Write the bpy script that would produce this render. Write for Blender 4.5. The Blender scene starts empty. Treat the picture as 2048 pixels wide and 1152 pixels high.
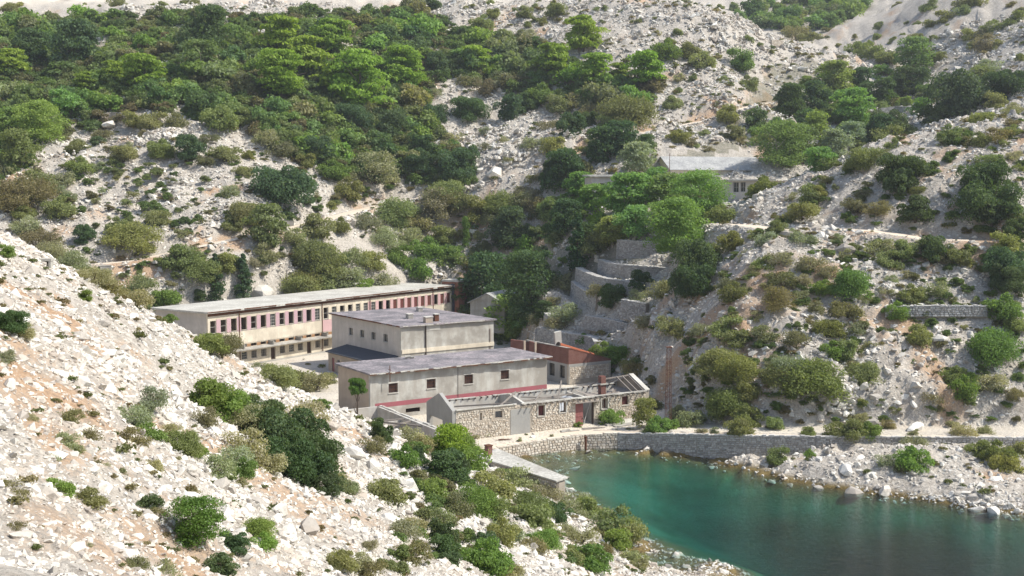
import bpy, math, random, numpy as np
from mathutils import Vector, Matrix
R = math.radians
random.seed(7)
rs = np.random.RandomState(11)
S = bpy.context.scene
COL = S.collection

# ------------------------------------------------------------------ camera, sky, sun, exposure
F = 2200.0; HC = 27.0
PITCH = math.atan(176 / F); cp, sp = math.cos(PITCH), math.sin(PITCH)
cam = bpy.data.cameras.new('camera'); co = bpy.data.objects.new('camera', cam); COL.objects.link(co)
co.location = (0, 0, HC); co.rotation_euler = (R(90) - PITCH, 0, 0)
cam.sensor_width = 36; cam.lens = 36 * F / 2048; cam.clip_end = 5000; cam.clip_start = 0.3
S.camera = co
SUN_EL = 50.0; SUN_AZ = 97.0          # degrees clockwise from +Y (the view direction)
world = bpy.data.worlds.new('World'); S.world = world; world.use_nodes = True
wn = world.node_tree
sky = wn.nodes.new('ShaderNodeTexSky'); sky.sky_type = 'NISHITA'; sky.sun_disc = False
sky.sun_elevation = R(SUN_EL); sky.sun_rotation = R(SUN_AZ); sky.dust_density = 1.5
wn.links.new(sky.outputs[0], wn.nodes['Background'].inputs[0]); wn.nodes['Background'].inputs[1].default_value = 0.15
sun = bpy.data.lights.new('sun', 'SUN'); so = bpy.data.objects.new('sun', sun); COL.objects.link(so)
sun.energy = 4.6; sun.angle = R(0.5); sun.color = (1.0, 0.96, 0.89)
sd = Vector((math.sin(R(SUN_AZ)) * math.cos(R(SUN_EL)), math.cos(R(SUN_AZ)) * math.cos(R(SUN_EL)), math.sin(R(SUN_EL))))
so.rotation_euler = sd.to_track_quat('Z', 'Y').to_euler()
S.view_settings.view_transform = 'Standard'; S.view_settings.look = 'None'
S.view_settings.exposure = 0.48; S.view_settings.gamma = 1.0
S.render.engine = 'CYCLES'
S.cycles.max_bounces = 6; S.cycles.transparent_max_bounces = 8

# ------------------------------------------------------------------ pixel helpers (photo pixels, 2048 wide)
def ray(px, py):
    a, b = (px - 1024) / F, -(py - 576) / F
    return np.array([a, cp + b * sp, -sp + b * cp])
def PY(px, py, Y): d = ray(px, py); return np.array([0, 0, HC]) + d * (Y / d[1])
def PZ(px, py, z): d = ray(px, py); return np.array([0, 0, HC]) + d * ((z - HC) / d[2])
def onwall(px, py, O, th):
    """intersection of a pixel's ray with the vertical plane through O along angle th: (distance along, z)"""
    d = ray(px, py); n = np.array([-math.sin(th), math.cos(th)])
    t = (n[0] * O[0] + n[1] * O[1]) / (n[0] * d[0] + n[1] * d[1])
    p = np.array([0, 0, HC]) + d * t
    return (p[0] - O[0]) * math.cos(th) + (p[1] - O[1]) * math.sin(th), p[2]
def depth_scale(p): return ((p[1]) * cp - (p[2] - HC) * sp) / F      # metres per photo pixel at p

# ------------------------------------------------------------------ noise
TAB = rs.rand(8, 256, 256)
def vnoise(x, y, k=0):
    x = np.asarray(x, float); y = np.asarray(y, float)
    xi = np.floor(x).astype(int); yi = np.floor(y).astype(int)
    fx = x - xi; fy = y - yi
    fx = fx * fx * (3 - 2 * fx); fy = fy * fy * (3 - 2 * fy)
    T = TAB[k]; a = T[xi & 255, yi & 255]; b = T[(xi + 1) & 255, yi & 255]
    c = T[xi & 255, (yi + 1) & 255]; d = T[(xi + 1) & 255, (yi + 1) & 255]
    return (a * (1 - fx) + b * fx) * (1 - fy) + (c * (1 - fx) + d * fx) * fy
def fbm(x, y, o=4, k=0):
    v = 0; a = .5; s = 0
    for i in range(o):
        v = v + a * vnoise(x * 2 ** i + 17.3 * i, y * 2 ** i - 9.1 * i, (k + i) % 8); s += a; a *= .5
    return v / s

# ------------------------------------------------------------------ terrain height: control points + thin plate
pix_pts = [
 # near hillside
 (0,1152,20),(350,1152,27),(700,1152,36),(1000,1152,50),(0,900,28),(350,900,38),(700,1000,48),(500,900,55),
 (300,750,50),(150,690,42),(0,650,38),(700,900,68),(800,1050,55),(1000,1000,75),(1120,1050,80),(1200,1100,79),(1280,1130,80),
 (900,950,74),(740,850,88),(600,790,80),(330,640,70),(150,540,66),(0,465,62),(470,715,75),
 # right hill
 (1500,800,118),(1500,650,128),(1500,520,142),(1500,452,156),(1300,800,128),(1300,700,143),(1300,600,158),(1300,520,168),(1380,600,146),(1400,500,160),
 (1300,468,178),(1100,655,172),(1150,560,180),(1200,620,165),(1150,700,159),(1230,478,181),(1150,530,186),
 (1900,800,116),(1900,600,128),(1900,450,140),(1900,300,155),(1700,800,117),(1700,600,130),(1700,450,146),
 (2048,210,172),(1900,262,168),(1750,310,165),(1640,362,163),(1600,404,160),(1560,430,158),(1480,456,154),
 # valley
 (1560,340,226),(1430,425,200),(1200,435,198),(1100,462,200),(1000,562,224),(1050,618,200),(1000,622,196),
 (1600,250,260),(1700,230,272),(1750,170,300),(1480,215,258),(1350,330,228),(1300,262,246),(1000,352,242),(800,410,240),
 (560,460,208),(230,522,192),(560,560,190),(700,556,205),(840,520,226),(680,470,218),(230,600,184),(415,608,180),(60,560,180),
 # big slope
 (0,300,235),(0,150,275),(0,50,310),(0,12,350),(300,400,212),(300,250,240),(300,150,270),(300,40,314),(300,4,350),
 (600,300,242),(600,150,274),(600,30,320),(600,2,350),(900,300,262),(900,200,284),(900,100,308),(900,20,335),
 (1200,250,262),(1200,150,285),(1200,50,312),(1200,0,330),(1400,250,256),(1400,150,280),(1400,40,308),
 (1550,190,282),(1550,105,304),(1645,137,298),(1500,60,312),(1700,110,350),(1550,45,420),(1650,60,390),(1750,35,400),(1500,-10,480),
 (1900,200,270),(1800,105,320),(2000,100,290),(2048,0,315),(1850,0,350),(1950,170,266),
]
ctrl = [tuple(PY(*p)) for p in pix_pts]
ctrl += [(0,0,24.4),(-10,0,27),(10,2,19.5),(0,14,20.3),(14,30,4),(22,5,2),(30,-30,0),(16.4,79,-.05),(10.8,86,-.05),(7.3,91,0),(4.4,96,.2),(14,62,.3),(18,45,.3),
 (1.5,113.5,-.05),(7.8,116.2,-.1),(17,115,-.1),(23.8,109.2,0),(31,101.5,0),(43.5,93.5,0),(60,86,0),(85,76,0),(120,60,0),
 (27,90,-6.5),(45,70,-8),(30,60,-6),(17,98,-3.2),(12,108,-1.2),(60,50,-10),(110,20,-10),(18,103,-2.2),(40,85,-5.5),(24,78,-3.6),(20,85,-2.6),(13,98,-1.6),
 (30,105,1.6),(40,105,2.3),(50,103,2.2),(46,99,1.2),(70,104,2.6),(37,100.5,1.0),
 (-45,100,14),(-35,112,6),(-30,132,2.5),(-62,120,15),(-75,150,15),(-60,160,9),(-26,104,5.5),(-42,128,5),(-60,185,12),
 (0,150,1.8),(-20,150,1.8),(0,196,4.2),(12,165,5.5),(16,140,4.8),(-35,200,10),
 (40,200,24.5),(60,195,28),(80,200,36),(100,190,44),(30,175,24),(28,185,24),(130,170,56),(17,186,21.5),
 (-200,100,50),(-220,300,110),(-150,0,60),(-60,0,46),(-40,-60,50),(60,-60,-8),(200,40,-8),(200,130,60),(260,260,120),
 (0,600,175),(-250,600,180),(300,600,190),(0,900,230),(120,112,4),(120,130,22)]
C = np.array(ctrl); CS = 100.0
def tps(r2): return np.where(r2 > 1e-12, .5 * r2 * np.log(r2 + 1e-12), 0)
P2 = C[:, :2] / CS
K = tps(((P2[:, None] - P2[None]) ** 2).sum(-1)); n_ = len(C)
A = np.zeros((n_ + 3, n_ + 3)); A[:n_, :n_] = K + np.eye(n_) * .0004; A[:n_, n_] = 1; A[:n_, n_ + 1:] = P2; A[n_:, :n_] = A[:n_, n_:].T
W = np.linalg.solve(A, np.append(C[:, 2], [0, 0, 0]))
def h_base(x, y):
    x = np.atleast_1d(np.asarray(x, float)); y = np.atleast_1d(np.asarray(y, float)); out = np.empty(x.shape)
    xf, yf, of = x.ravel() / CS, y.ravel() / CS, out.ravel()
    for i in range(0, xf.size, 40000):
        a, b = xf[i:i + 40000], yf[i:i + 40000]
        r2 = (a[:, None] - P2[:, 0]) ** 2 + (b[:, None] - P2[:, 1]) ** 2
        of[i:i + 40000] = tps(r2) @ W[:n_] + W[n_] + W[n_ + 1] * a + W[n_ + 2] * b
    return np.clip(of.reshape(x.shape), -12, 260)

def seg_dist(x, y, pts):
    """distance to a polyline, signed side (+ = left of direction), interpolated third value"""
    best = np.full(x.shape, 1e9); side = np.zeros(x.shape); val = np.zeros(x.shape)
    for a, b in zip(pts[:-1], pts[1:]):
        dx, dy = b[0] - a[0], b[1] - a[1]; L2 = dx * dx + dy * dy
        t = np.clip(((x - a[0]) * dx + (y - a[1]) * dy) / L2, 0, 1)
        d = np.hypot(x - a[0] - t * dx, y - a[1] - t * dy)
        m = d < best
        best = np.where(m, d, best); s = np.sign(dx * (y - a[1]) - dy * (x - a[0]))
        side = np.where(m, s, side)
        if len(a) > 2: val = np.where(m, a[2] + t * (b[2] - a[2]), val)
    return best, side, val
def in_poly(x, y, poly):
    ins = np.zeros(x.shape, bool)
    for (x0, y0), (x1, y1) in zip(poly, poly[1:] + poly[:1]):
        c = ((y0 > y) != (y1 > y)) & (x < (x1 - x0) * (y - y0) / (y1 - y0 + 1e-12) + x0)
        ins ^= c
    return ins
def sstep(t): t = np.clip(t, 0, 1); return t * t * (3 - 2 * t)

QUAY = [(-7,109.5,1.1),(0,114.3,1.15),(4,116.5,1.3),(7.9,118.3,1.45),(11.5,118.2,1.6),(15,117,1.8),(19.5,114.3,2.3),(24.2,111.7,2.75),(35,109.7,3.05),(51,108.5,3.2),(95,107.5,3.4)]
YARD = [(-8,106),(-7,109.7),(0,114.5),(4,116.7),(7.9,118.5),(15,117.3),(24,112.5),(25,116),(20,122),(18.5,131),(15,136),(16,151),(8,160),(4,170),(-2,205),(-9,217),(-13,222),(-58,182),(-55,166),(-36,150),(-27,128),(-20,112)]
ROAD = [(20,117.5,2.2),(26,114.6,2.85),(36,112.4,3.1),(51,111,3.25),(95,110,3.4)]
# dry-stone terrace walls on the right bank: world polylines (x, y, top z) with their height, from photo pixels of their top edges
def topline(pts): return [tuple(PY(*p)) for p in pts]
TERR = [
 (topline([(1234,480,180),(1250,482,177),(1290,484,175),(1340,486,174)]), 2.9),
 (topline([(1196,519,181),(1215,527,175),(1250,531,171),(1300,534,169),(1340,538,168)]), 2.6),
 (topline([(1151,536,182),(1170,546,176),(1205,558,170),(1260,564,165),(1320,568,162)]), 2.6),
 (topline([(1142,562,182),(1160,578,174),(1192,590,168)]), 2.6),
 (topline([(1242,600,159),(1292,608,157)]), 2.2),
 (topline([(1170,632,165),(1210,639,161),(1255,648,158)]), 1.5),
 (topline([(1075,655,173),(1105,662,168),(1150,670,163),(1182,674,160),(1188,684,158)]), 2.3),
 (topline([(1088,626,176),(1098,634,173)]), 1.5),
 (topline([(1770,614,127),(1850,613,126),(1975,613,125)]), .65),
]
TRK_PIX = [[(190,528),(260,522),(330,508),(400,492),(480,476),(560,462),(640,442),(720,420),(800,402),(880,388),(950,371),(1020,350),(1080,334),(1140,314),(1200,292),(1260,272),(1330,256),(1400,243),(1470,222),(1530,205)],
           [(1440,448),(1500,452),(1580,462),(1660,458),(1750,462),(1850,478),(1960,482)]]
TRACKS = []
def h_flat(x, y):
    z = h_base(x, y)
    d, s, v = seg_dist(x, y, QUAY)
    # in front of the quay wall the ground is kept low
    front = ((s < 0) & (d < 9) | (d < .9)) & (x > -9) & (x < 100)
    low = np.where(x < 22, .1 - .16 * d, np.where(x < 34, (x - 22) / 12 * 1.9 + .1 - .1 * d, v - 1.1 + .05 * d))
    z = np.where(front, np.minimum(z, low + np.clip(d - 3, 0, 9) * .5), z)
    # yard
    ins = in_poly(x, y, YARD); dp, _, _ = seg_dist(x, y, YARD + YARD[:1])
    zy = np.clip(1.25 + d * .055, 1.1, 1.85)
    zy = np.where((x > 14) & (s > 0), np.clip(v + .03 * d, 1.1, 2.6), zy)
    wgt = np.where(ins, 1.0, sstep(1 - dp / 3.5)); wgt = np.where(front, 0, wgt)
    z = z * (1 - wgt) + zy * wgt
    dr, _, vr = seg_dist(x, y, ROAD)
    w2 = sstep(1 - (dr - 2.6) / 2.0); w2 = np.where(((s < 0) & (d < 12)) | (d < .9), 0, w2) * (x > 17)
    z = z * (1 - w2) + vr * w2
    flat = np.maximum(wgt, w2)
    for pts, hh in TERR:
        dt, st, vt = seg_dist(x, y, pts)
        up = (st > 0) & (dt > .75)
        wt = sstep(1 - (dt - .9) / 3.0)
        z = np.where(up, z * (1 - wt) + np.maximum(vt - .08, z * .0 + vt - .08) * wt, z * (1 - wt) + np.minimum(z, vt - hh + .15) * wt)
        flat = np.maximum(flat, wt * .85)
    return z, flat, (s < 0) & (d < 30)
def height(x, y, detail=True):
    x = np.atleast_1d(np.asarray(x, float)); y = np.atleast_1d(np.asarray(y, float))
    z, flat, _ = h_flat(x, y)
    for pts in TRACKS:
        dt, _, vt = seg_dist(x, y, pts)
        wt = sstep(1 - (dt - 2.0) / 2.5); z = z * (1 - wt) + vt * wt; flat = np.maximum(flat, wt)
    if detail:
        r = np.hypot(x, y); far = np.clip((r - 60) / 180, 0, 1)
        n = (fbm(x / 14, y / 14, 3, 1) - .5) * (1.1 + 3.4 * far)
        rg = np.abs(fbm(x / 5 + y / 9, y / 4, 3, 4) - .5) * 2
        n = n + (.35 - rg) * (.5 + 1.1 * far)
        n = n + (fbm(x / .9, y / .9, 3, 2) - .5) * (.45 + .5 * far)
        cr_ = fbm(x / 11, y / 8, 3, 0); cell = np.abs(fbm(x / 2.2 - y / 4, y / 1.9, 2, 3) - .5) * 2
        n = n + np.clip(cr_ - .52, 0, .3) * 6 * (.25 + .9 * far + .35 * (x > 12)) * (.9 - cell * 1.6)
        under = np.clip((z + 1.5) / 2, .15, 1)
        z = z + n * (1 - flat) * under * np.clip(r / 12, .1, 1)
        z = z + flat * (fbm(x / 3, y / 3, 3, 5) - .5) * .07
    return z
def hit_many(pix):
    t = np.geomspace(11, 700, 900)
    out = []
    D = np.array([ray(a, b) for a, b in pix]); D = D / D[:, 1:2]
    X = D[:, 0:1] * t; Y = D[:, 1:2] * t; Z = HC + D[:, 2:3] * t
    Hh = height(X.ravel(), Y.ravel(), False).reshape(X.shape)
    below = Z < Hh
    idx = np.where(below.any(1), below.argmax(1), len(t) - 1)
    for i, k in enumerate(idx):
        k = max(k, 1); a = Z[i, k - 1] - Hh[i, k - 1]; b = Z[i, k] - Hh[i, k]
        f = a / (a - b + 1e-9) if below[i].any() else 1
        tt = t[k - 1] + (t[k] - t[k - 1]) * f
        out.append(np.array([D[i, 0] * tt, tt, HC + D[i, 2] * tt]))
    return out
for line in TRK_PIX:
    pts = [tuple(p) for p in hit_many(line)]
    # smooth the heights and keep points advancing in x
    q = [pts[0]]
    for p in pts[1:]:
        if p[0] > q[-1][0] + .5 and abs(p[1] - q[-1][1]) < 30: q.append(p)
    TRACKS.append(q)

# ------------------------------------------------------------------ materials
def mat(name):
    m = bpy.data.materials.new(name); m.use_nodes = True
    nt = m.node_tree; b = nt.nodes['Principled BSDF']; b.inputs['Specular IOR Level'].default_value = .2
    return m, nt, b
def N(nt, t, **kw):
    n = nt.nodes.new(t)
    for k, v in kw.items(): setattr(n, k, v)
    return n
def noise(nt, vec, scale, detail=6, rough=.6):
    n = N(nt, 'ShaderNodeTexNoise'); n.inputs['Scale'].default_value = scale; n.inputs['Detail'].default_value = detail; n.inputs['Roughness'].default_value = rough
    if vec: nt.links.new(vec, n.inputs['Vector'])
    return n.outputs['Fac']
def ramp(nt, fac, stops):
    r = N(nt, 'ShaderNodeValToRGB'); e = r.color_ramp.elements
    while len(e) < len(stops): e.new(.5)
    for el, (p, c) in zip(e, stops): el.position = p; el.color = (*c, 1) if len(c) == 3 else c
    nt.links.new(fac, r.inputs[0]); return r.outputs[0]
def mix(nt, fac, a, b, mode='MIX'):
    m = N(nt, 'ShaderNodeMix', data_type='RGBA', blend_type=mode)
    for s, v in ((m.inputs[0], fac), (m.inputs[6], a), (m.inputs[7], b)):
        if isinstance(v, (int, float)): s.default_value = v
        elif isinstance(v, tuple): s.default_value = (*v, 1)
        else: nt.links.new(v, s)
    return m.outputs[2]
def bump(nt, h, b, strength=.5, dist=.05):
    n = N(nt, 'ShaderNodeBump'); n.inputs['Strength'].default_value = strength; n.inputs['Distance'].default_value = dist
    nt.links.new(h, n.inputs['Height']); nt.links.new(n.outputs[0], b.inputs['Normal'])
def coords(nt, which='Object', scale=(1, 1, 1)):
    t = N(nt, 'ShaderNodeTexCoord'); m = N(nt, 'ShaderNodeMapping'); m.inputs['Scale'].default_value = scale
    nt.links.new(t.outputs[which], m.inputs[0]); return m.outputs[0]
def worldpos(nt, scale=(1, 1, 1)):
    g = N(nt, 'ShaderNodeNewGeometry'); m = N(nt, 'ShaderNodeMapping'); m.inputs['Scale'].default_value = scale
    nt.links.new(g.outputs['Position'], m.inputs[0]); return m.outputs[0]

def plaster(name, base, stain, streak=.5, dirt=.5, rough=.9):
    m, nt, b = mat(name); v = coords(nt, 'Object', (1, 1, .22)); v2 = coords(nt)
    s1 = noise(nt, v, 1.1, 5, .65); s2 = noise(nt, v2, .35, 4); s3 = noise(nt, v2, 6, 5, .7)
    c = mix(nt, ramp(nt, s1, [(.36, (0, 0, 0)), (.6, (min(1, streak * 1.3),) * 3)]), base, stain)
    c = mix(nt, ramp(nt, s2, [(.42, (0, 0, 0)), (.58, (min(1, dirt * 1.3),) * 3)]), c, tuple(x * .78 for x in stain))
    c = mix(nt, ramp(nt, s3, [(.3, (.25,) * 3), (.75, (0,) * 3)]), c, tuple(x * .55 for x in base))
    nt.links.new(c, b.inputs['Base Color']); b.inputs['Roughness'].default_value = rough
    bump(nt, s3, b, .3, .02); return m
M = {}
M['cream'] = plaster('cream_plaster', (.7, .63, .5), (.55, .48, .37))
M['pink'] = plaster('pink_paint', (.57, .38, .37), (.5, .33, .32), .4, .2)
M['mauve'] = plaster('mauve_paint', (.52, .35, .37), (.42, .3, .31), .4, .2)
M['redpink'] = plaster('dull_red_paint', (.34, .10, .12), (.30, .13, .13), .4, .2)
M['grey_plaster'] = plaster('grey_cement_plaster', (.52, .51, .46), (.38, .35, .3), .8, .8)
M['pale_plaster'] = plaster('pale_beige_plaster', (.6, .55, .49), (.47, .43, .38), .6, .4)
M['tan_plaster'] = plaster('tan_plaster', (.44, .36, .28), (.36, .3, .24), .5, .4)
M['concrete'] = plaster('weathered_concrete', (.46, .44, .38), (.3, .28, .25), .6, .6)
M['lightcon'] = plaster('pale_concrete', (.62, .6, .53), (.46, .43, .38), .5, .5)
M['cement'] = plaster('cement_patch', (.36, .35, .32), (.3, .29, .27), .4, .3)
M['mortar'] = plaster('mortar', (.46, .4, .32), (.38, .33, .27), .5, .5)
M['white_render'] = plaster('whitewash', (.6, .59, .55), (.42, .38, .32), .6, .5)
def simple(name, c, rough=.8, var=.25, metal=0, scale=5):
    m, nt, b = mat(name); s = noise(nt, coords(nt), scale, 4)
    nt.links.new(mix(nt, s, tuple(x * (1 - var) for x in c), tuple(min(1, x * (1 + var)) for x in c)), b.inputs['Base Color'])
    b.inputs['Roughness'].default_value = rough; b.inputs['Metallic'].default_value = metal
    return m
M['dark_wood'] = simple('dark_frame_wood', (.07, .045, .035)); M['pale_frame'] = simple('flaked_white_frame', (.4, .38, .34))
M['redboard'] = simple('dark_red_board', (.12, .04, .035)); M['brownboard'] = simple('dark_brown_board', (.07, .045, .04)); M['rust'] = simple('rust', (.115, .05, .028), .85, .5)
M['rustpipe'] = simple('rusty_pipe_red', (.28, .085, .04), .8, .35); M['iron'] = simple('dark_iron', (.06, .045, .035))
M['wood_grey'] = simple('weathered_timber', (.24, .21, .18)); M['reddoor'] = simple('faded_red_door', (.25, .1, .09), .8, .35, 0, 3)
M['infill'] = simple('ochre_brown_board', (.3, .17, .09)); M['bark'] = simple('bark', (.11, .085, .065), .9, .4)
M['bark_pale'] = simple('pale_bark', (.38, .34, .28), .9, .3); M['sheet'] = simple('pale_roof_sheet', (.45, .46, .46), .7, .3, 0, 2)
M['tarblack'] = simple('bitumen', (.07, .075, .085), .8, .4)
m, nt, b = mat('window_glass'); b.inputs['Base Color'].default_value = (.02, .025, .025, 1); b.inputs['Roughness'].default_value = .12; b.inputs['Specular IOR Level'].default_value = .5
M['glass'] = m
def roofmat(name, a, b_, c_, sc=.35):
    m, nt, b = mat(name); v = coords(nt)
    n1 = noise(nt, v, sc, 7, .68); n2 = noise(nt, v, 3.5, 6, .7)
    c = ramp(nt, n1, [(.36, a), (.5, b_), (.66, c_)])
    c = mix(nt, ramp(nt, n2, [(.38, (.7,) * 3), (.6, (0, 0, 0))]), c, tuple(x * .6 for x in a))
    nt.links.new(c, b.inputs['Base Color']); b.inputs['Roughness'].default_value = .92; bump(nt, n2, b, .4, .03); return m
M['mauve_roof'] = roofmat('mauve_bitumen_roof', (.13, .125, .13), (.27, .245, .25), (.4, .345, .345))
M['pale_roof'] = roofmat('pale_cement_roof', (.4, .38, .33), (.52, .5, .44), (.62, .6, .53), .3)
M['grey_roof'] = roofmat('grey_sheet_roof', (.3, .3, .29), (.4, .4, .38), (.48, .47, .44), .5)
def brickmat(name, c1, c2, mo, w=.25, h=.075):
    m, nt, b = mat(name); g = N(nt, 'ShaderNodeTexCoord'); sx = N(nt, 'ShaderNodeSeparateXYZ'); nt.links.new(g.outputs['Object'], sx.inputs[0])
    ad = N(nt, 'ShaderNodeMath', operation='ADD'); nt.links.new(sx.outputs[0], ad.inputs[0]); nt.links.new(sx.outputs[1], ad.inputs[1])
    cx = N(nt, 'ShaderNodeCombineXYZ'); nt.links.new(ad.outputs[0], cx.inputs[0]); nt.links.new(sx.outputs[2], cx.inputs[1])
    br = N(nt, 'ShaderNodeTexBrick'); nt.links.new(cx.outputs[0], br.inputs[0])
    for k, v in (('Color1', c1), ('Color2', c2), ('Mortar', mo)): br.inputs[k].default_value = (*v, 1)
    br.inputs['Scale'].default_value = 1; br.inputs['Brick Width'].default_value = w; br.inputs['Row Height'].default_value = h; br.inputs['Mortar Size'].default_value = .01
    s = noise(nt, coords(nt), .9, 5)
    c = mix(nt, ramp(nt, s, [(.4, (0, 0, 0)), (.7, (.6,) * 3)]), br.outputs[0], tuple(x * .6 for x in c1))
    nt.links.new(c, b.inputs['Base Color']); b.inputs['Roughness'].default_value = .9; bump(nt, br.outputs['Fac'], b, -.3, .02); return m
M['brick'] = brickmat('red_brick', (.19, .075, .055), (.155, .06, .048), (.22, .155, .13))

# stones: tint varies from stone to stone
def stonemat(name, dark, light, soil=None):
    m, nt, b = mat(name); a = N(nt, 'ShaderNodeAttribute', attribute_name='tint'); s = noise(nt, worldpos(nt), 5, 6, .7)
    c = mix(nt, a.outputs['Fac'], dark, light)
    c = mix(nt, ramp(nt, s, [(.32, (.5,) * 3), (.55, (0, 0, 0))]), c, tuple(x * .55 for x in dark))
    nt.links.new(c, b.inputs['Base Color']); b.inputs['Roughness'].default_value = .95; bump(nt, s, b, .5, .04); return m
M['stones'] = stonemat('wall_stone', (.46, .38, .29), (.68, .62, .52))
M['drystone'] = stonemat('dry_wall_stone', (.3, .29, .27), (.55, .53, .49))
# loose rocks: tint per instance
m, nt, b = mat('limestone_rock'); oi = N(nt, 'ShaderNodeObjectInfo'); s = noise(nt, worldpos(nt), 4, 6, .7); s2 = noise(nt, worldpos(nt), .25, 3)
c = ramp(nt, oi.outputs['Random'], [(0, (.33, .3, .26)), (.25, (.47, .435, .375)), (.6, (.585, .55, .48)), (1, (.69, .66, .59))])
c = mix(nt, ramp(nt, s, [(.33, (.5,) * 3), (.52, (0, 0, 0))]), c, (.27, .25, .22))
c = mix(nt, ramp(nt, s2, [(.5, (0, 0, 0)), (.75, (.35,) * 3)]), c, (.5, .36, .24))
nt.links.new(c, b.inputs['Base Color']); b.inputs['Roughness'].default_value = .95; bump(nt, s, b, .6, .05)
M['rock'] = m
# terrain
m, nt, b = mat('limestone_ground'); wp = worldpos(nt)
soil = N(nt, 'ShaderNodeAttribute', attribute_name='soil').outputs['Fac']
sand = N(nt, 'ShaderNodeAttribute', attribute_name='sand').outputs['Fac']
veg = N(nt, 'ShaderNodeAttribute', attribute_name='veg').outputs['Fac']
vo = N(nt, 'ShaderNodeTexVoronoi', feature='DISTANCE_TO_EDGE'); vo.inputs['Scale'].default_value = 1.6; nt.links.new(mix(nt, .35, wp, N(nt, 'ShaderNodeTexNoise').outputs['Color'], 'ADD'), vo.inputs['Vector'])
vc = N(nt, 'ShaderNodeTexVoronoi'); vc.inputs['Scale'].default_value = 2.6; nt.links.new(wp, vc.inputs['Vector'])
n1 = noise(nt, wp, .6, 7, .7); n2 = noise(nt, wp, 5, 6, .75); n3 = noise(nt, wp, .06, 4)
rockc = ramp(nt, n1, [(.3, (.29, .26, .22)), (.5, (.42, .385, .33)), (.7, (.53, .49, .42))])
hsv = N(nt, 'ShaderNodeSeparateColor'); nt.links.new(vc.outputs['Color'], hsv.inputs[0])
rockc = mix(nt, .45, rockc, ramp(nt, hsv.outputs[0], [(0, (.3, .265, .22)), (.5, (.48, .43, .36)), (1, (.62, .57, .49))]))
rockc = mix(nt, ramp(nt, vo.outputs['Distance'], [(0, (.4,) * 3), (.07, (0, 0, 0))]), rockc, (.22, .2, .17))
rockc = mix(nt, ramp(nt, n2, [(.34, (.85,) * 3), (.52, (0, 0, 0))]), rockc, (.22, .19, .155))
soilc = ramp(nt, n2, [(.25, (.22, .14, .08)), (.5, (.4, .27, .17)), (.75, (.54, .45, .34))])
sandc = ramp(nt, n2, [(.25, (.5, .44, .35)), (.6, (.62, .56, .46)), (.8, (.68, .64, .56))])
vegc = ramp(nt, n1, [(.3, (.06, .08, .03)), (.55, (.12, .11, .06)), (.75, (.25, .22, .15))])
jit = N(nt, 'ShaderNodeMath', operation='MULTIPLY_ADD'); nt.links.new(n2, jit.inputs[0]); jit.inputs[1].default_value = .7; jit.inputs[2].default_value = -.35
sj = N(nt, 'ShaderNodeMath', operation='ADD'); nt.links.new(soil, sj.inputs[0]); nt.links.new(jit.outputs[0], sj.inputs[1])
c = mix(nt, ramp(nt, sj.outputs[0], [(.42, (0, 0, 0)), (.62, (1, 1, 1))]), rockc, soilc)
c = mix(nt, sand, c, sandc)
vj = N(nt, 'ShaderNodeMath', operation='ADD'); nt.links.new(veg, vj.inputs[0]); nt.links.new(jit.outputs[0], vj.inputs[1])
c = mix(nt, ramp(nt, vj.outputs[0], [(.45, (0, 0, 0)), (.65, (1, 1, 1))]), c, vegc)
# wet algae band and sea bed by real height
sz = N(nt, 'ShaderNodeSeparateXYZ'); nt.links.new(wp, sz.inputs[0])
wet = ramp(nt, N(nt, 'ShaderNodeMapRange').outputs[0], [(0, (0, 0, 0)), (1, (1, 1, 1))])
mr = [x for x in nt.nodes if x.bl_idname == 'ShaderNodeMapRange'][0]; nt.links.new(sz.outputs[2], mr.inputs[0])
mr.inputs[1].default_value = .55; mr.inputs[2].default_value = .15
c = mix(nt, wet, c, ramp(nt, n1, [(.3, (.09, .06, .02)), (.6, (.2, .15, .06))]))
mr2 = N(nt, 'ShaderNodeMapRange'); nt.links.new(sz.outputs[2], mr2.inputs[0]); mr2.inputs[1].default_value = -.35; mr2.inputs[2].default_value = -1.4
bed = ramp(nt, noise(nt, worldpos(nt), .11, 4, .55), [(.38, (.08, .11, .05)), (.5, (.16, .2, .11)), (.62, (.25, .29, .18))])
c = mix(nt, mr2.outputs[0], c, bed)
nt.links.new(c, b.inputs['Base Color']); b.inputs['Roughness'].default_value = .95
hh = N(nt, 'ShaderNodeMath', operation='ADD'); nt.links.new(vo.outputs['Distance'], hh.inputs[0]); nt.links.new(n2, hh.inputs[1])
bump(nt, hh.outputs[0], b, .8, .18)
M['ground'] = m
M['track'] = simple('pale_track_dirt', (.58, .49, .38), .95, .15, 0, 1.5)
# foliage: per-leaf variation attribute, per-plant tint in the object colour
m, nt, b = mat('foliage'); oi = N(nt, 'ShaderNodeObjectInfo'); a = N(nt, 'ShaderNodeAttribute', attribute_name='leaf')
v = ramp(nt, a.outputs['Fac'], [(0, (.55, .6, .5)), (.55, (1, 1, 1)), (1, (1.0, 1.0, 1.0))])
c = mix(nt, 1.0, oi.outputs['Color'], v, 'MULTIPLY')
c = mix(nt, ramp(nt, a.outputs['Fac'], [(.8, (0, 0, 0)), (1, (.45,) * 3)]), c, (.22, .22, .09))
nt.links.new(c, b.inputs['Base Color']); b.inputs['Roughness'].default_value = .65
tr = N(nt, 'ShaderNodeBsdfTranslucent'); nt.links.new(mix(nt, 1.0, c, (1.25, 1.3, .6), 'MULTIPLY'), tr.inputs[0])
ms = N(nt, 'ShaderNodeMixShader'); ms.inputs[0].default_value = .42
nt.links.new(b.outputs[0], ms.inputs[1]); nt.links.new(tr.outputs[0], ms.inputs[2]); nt.links.new(ms.outputs[0], nt.nodes['Material Output'].inputs[0])
M['leaf'] = m
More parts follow.
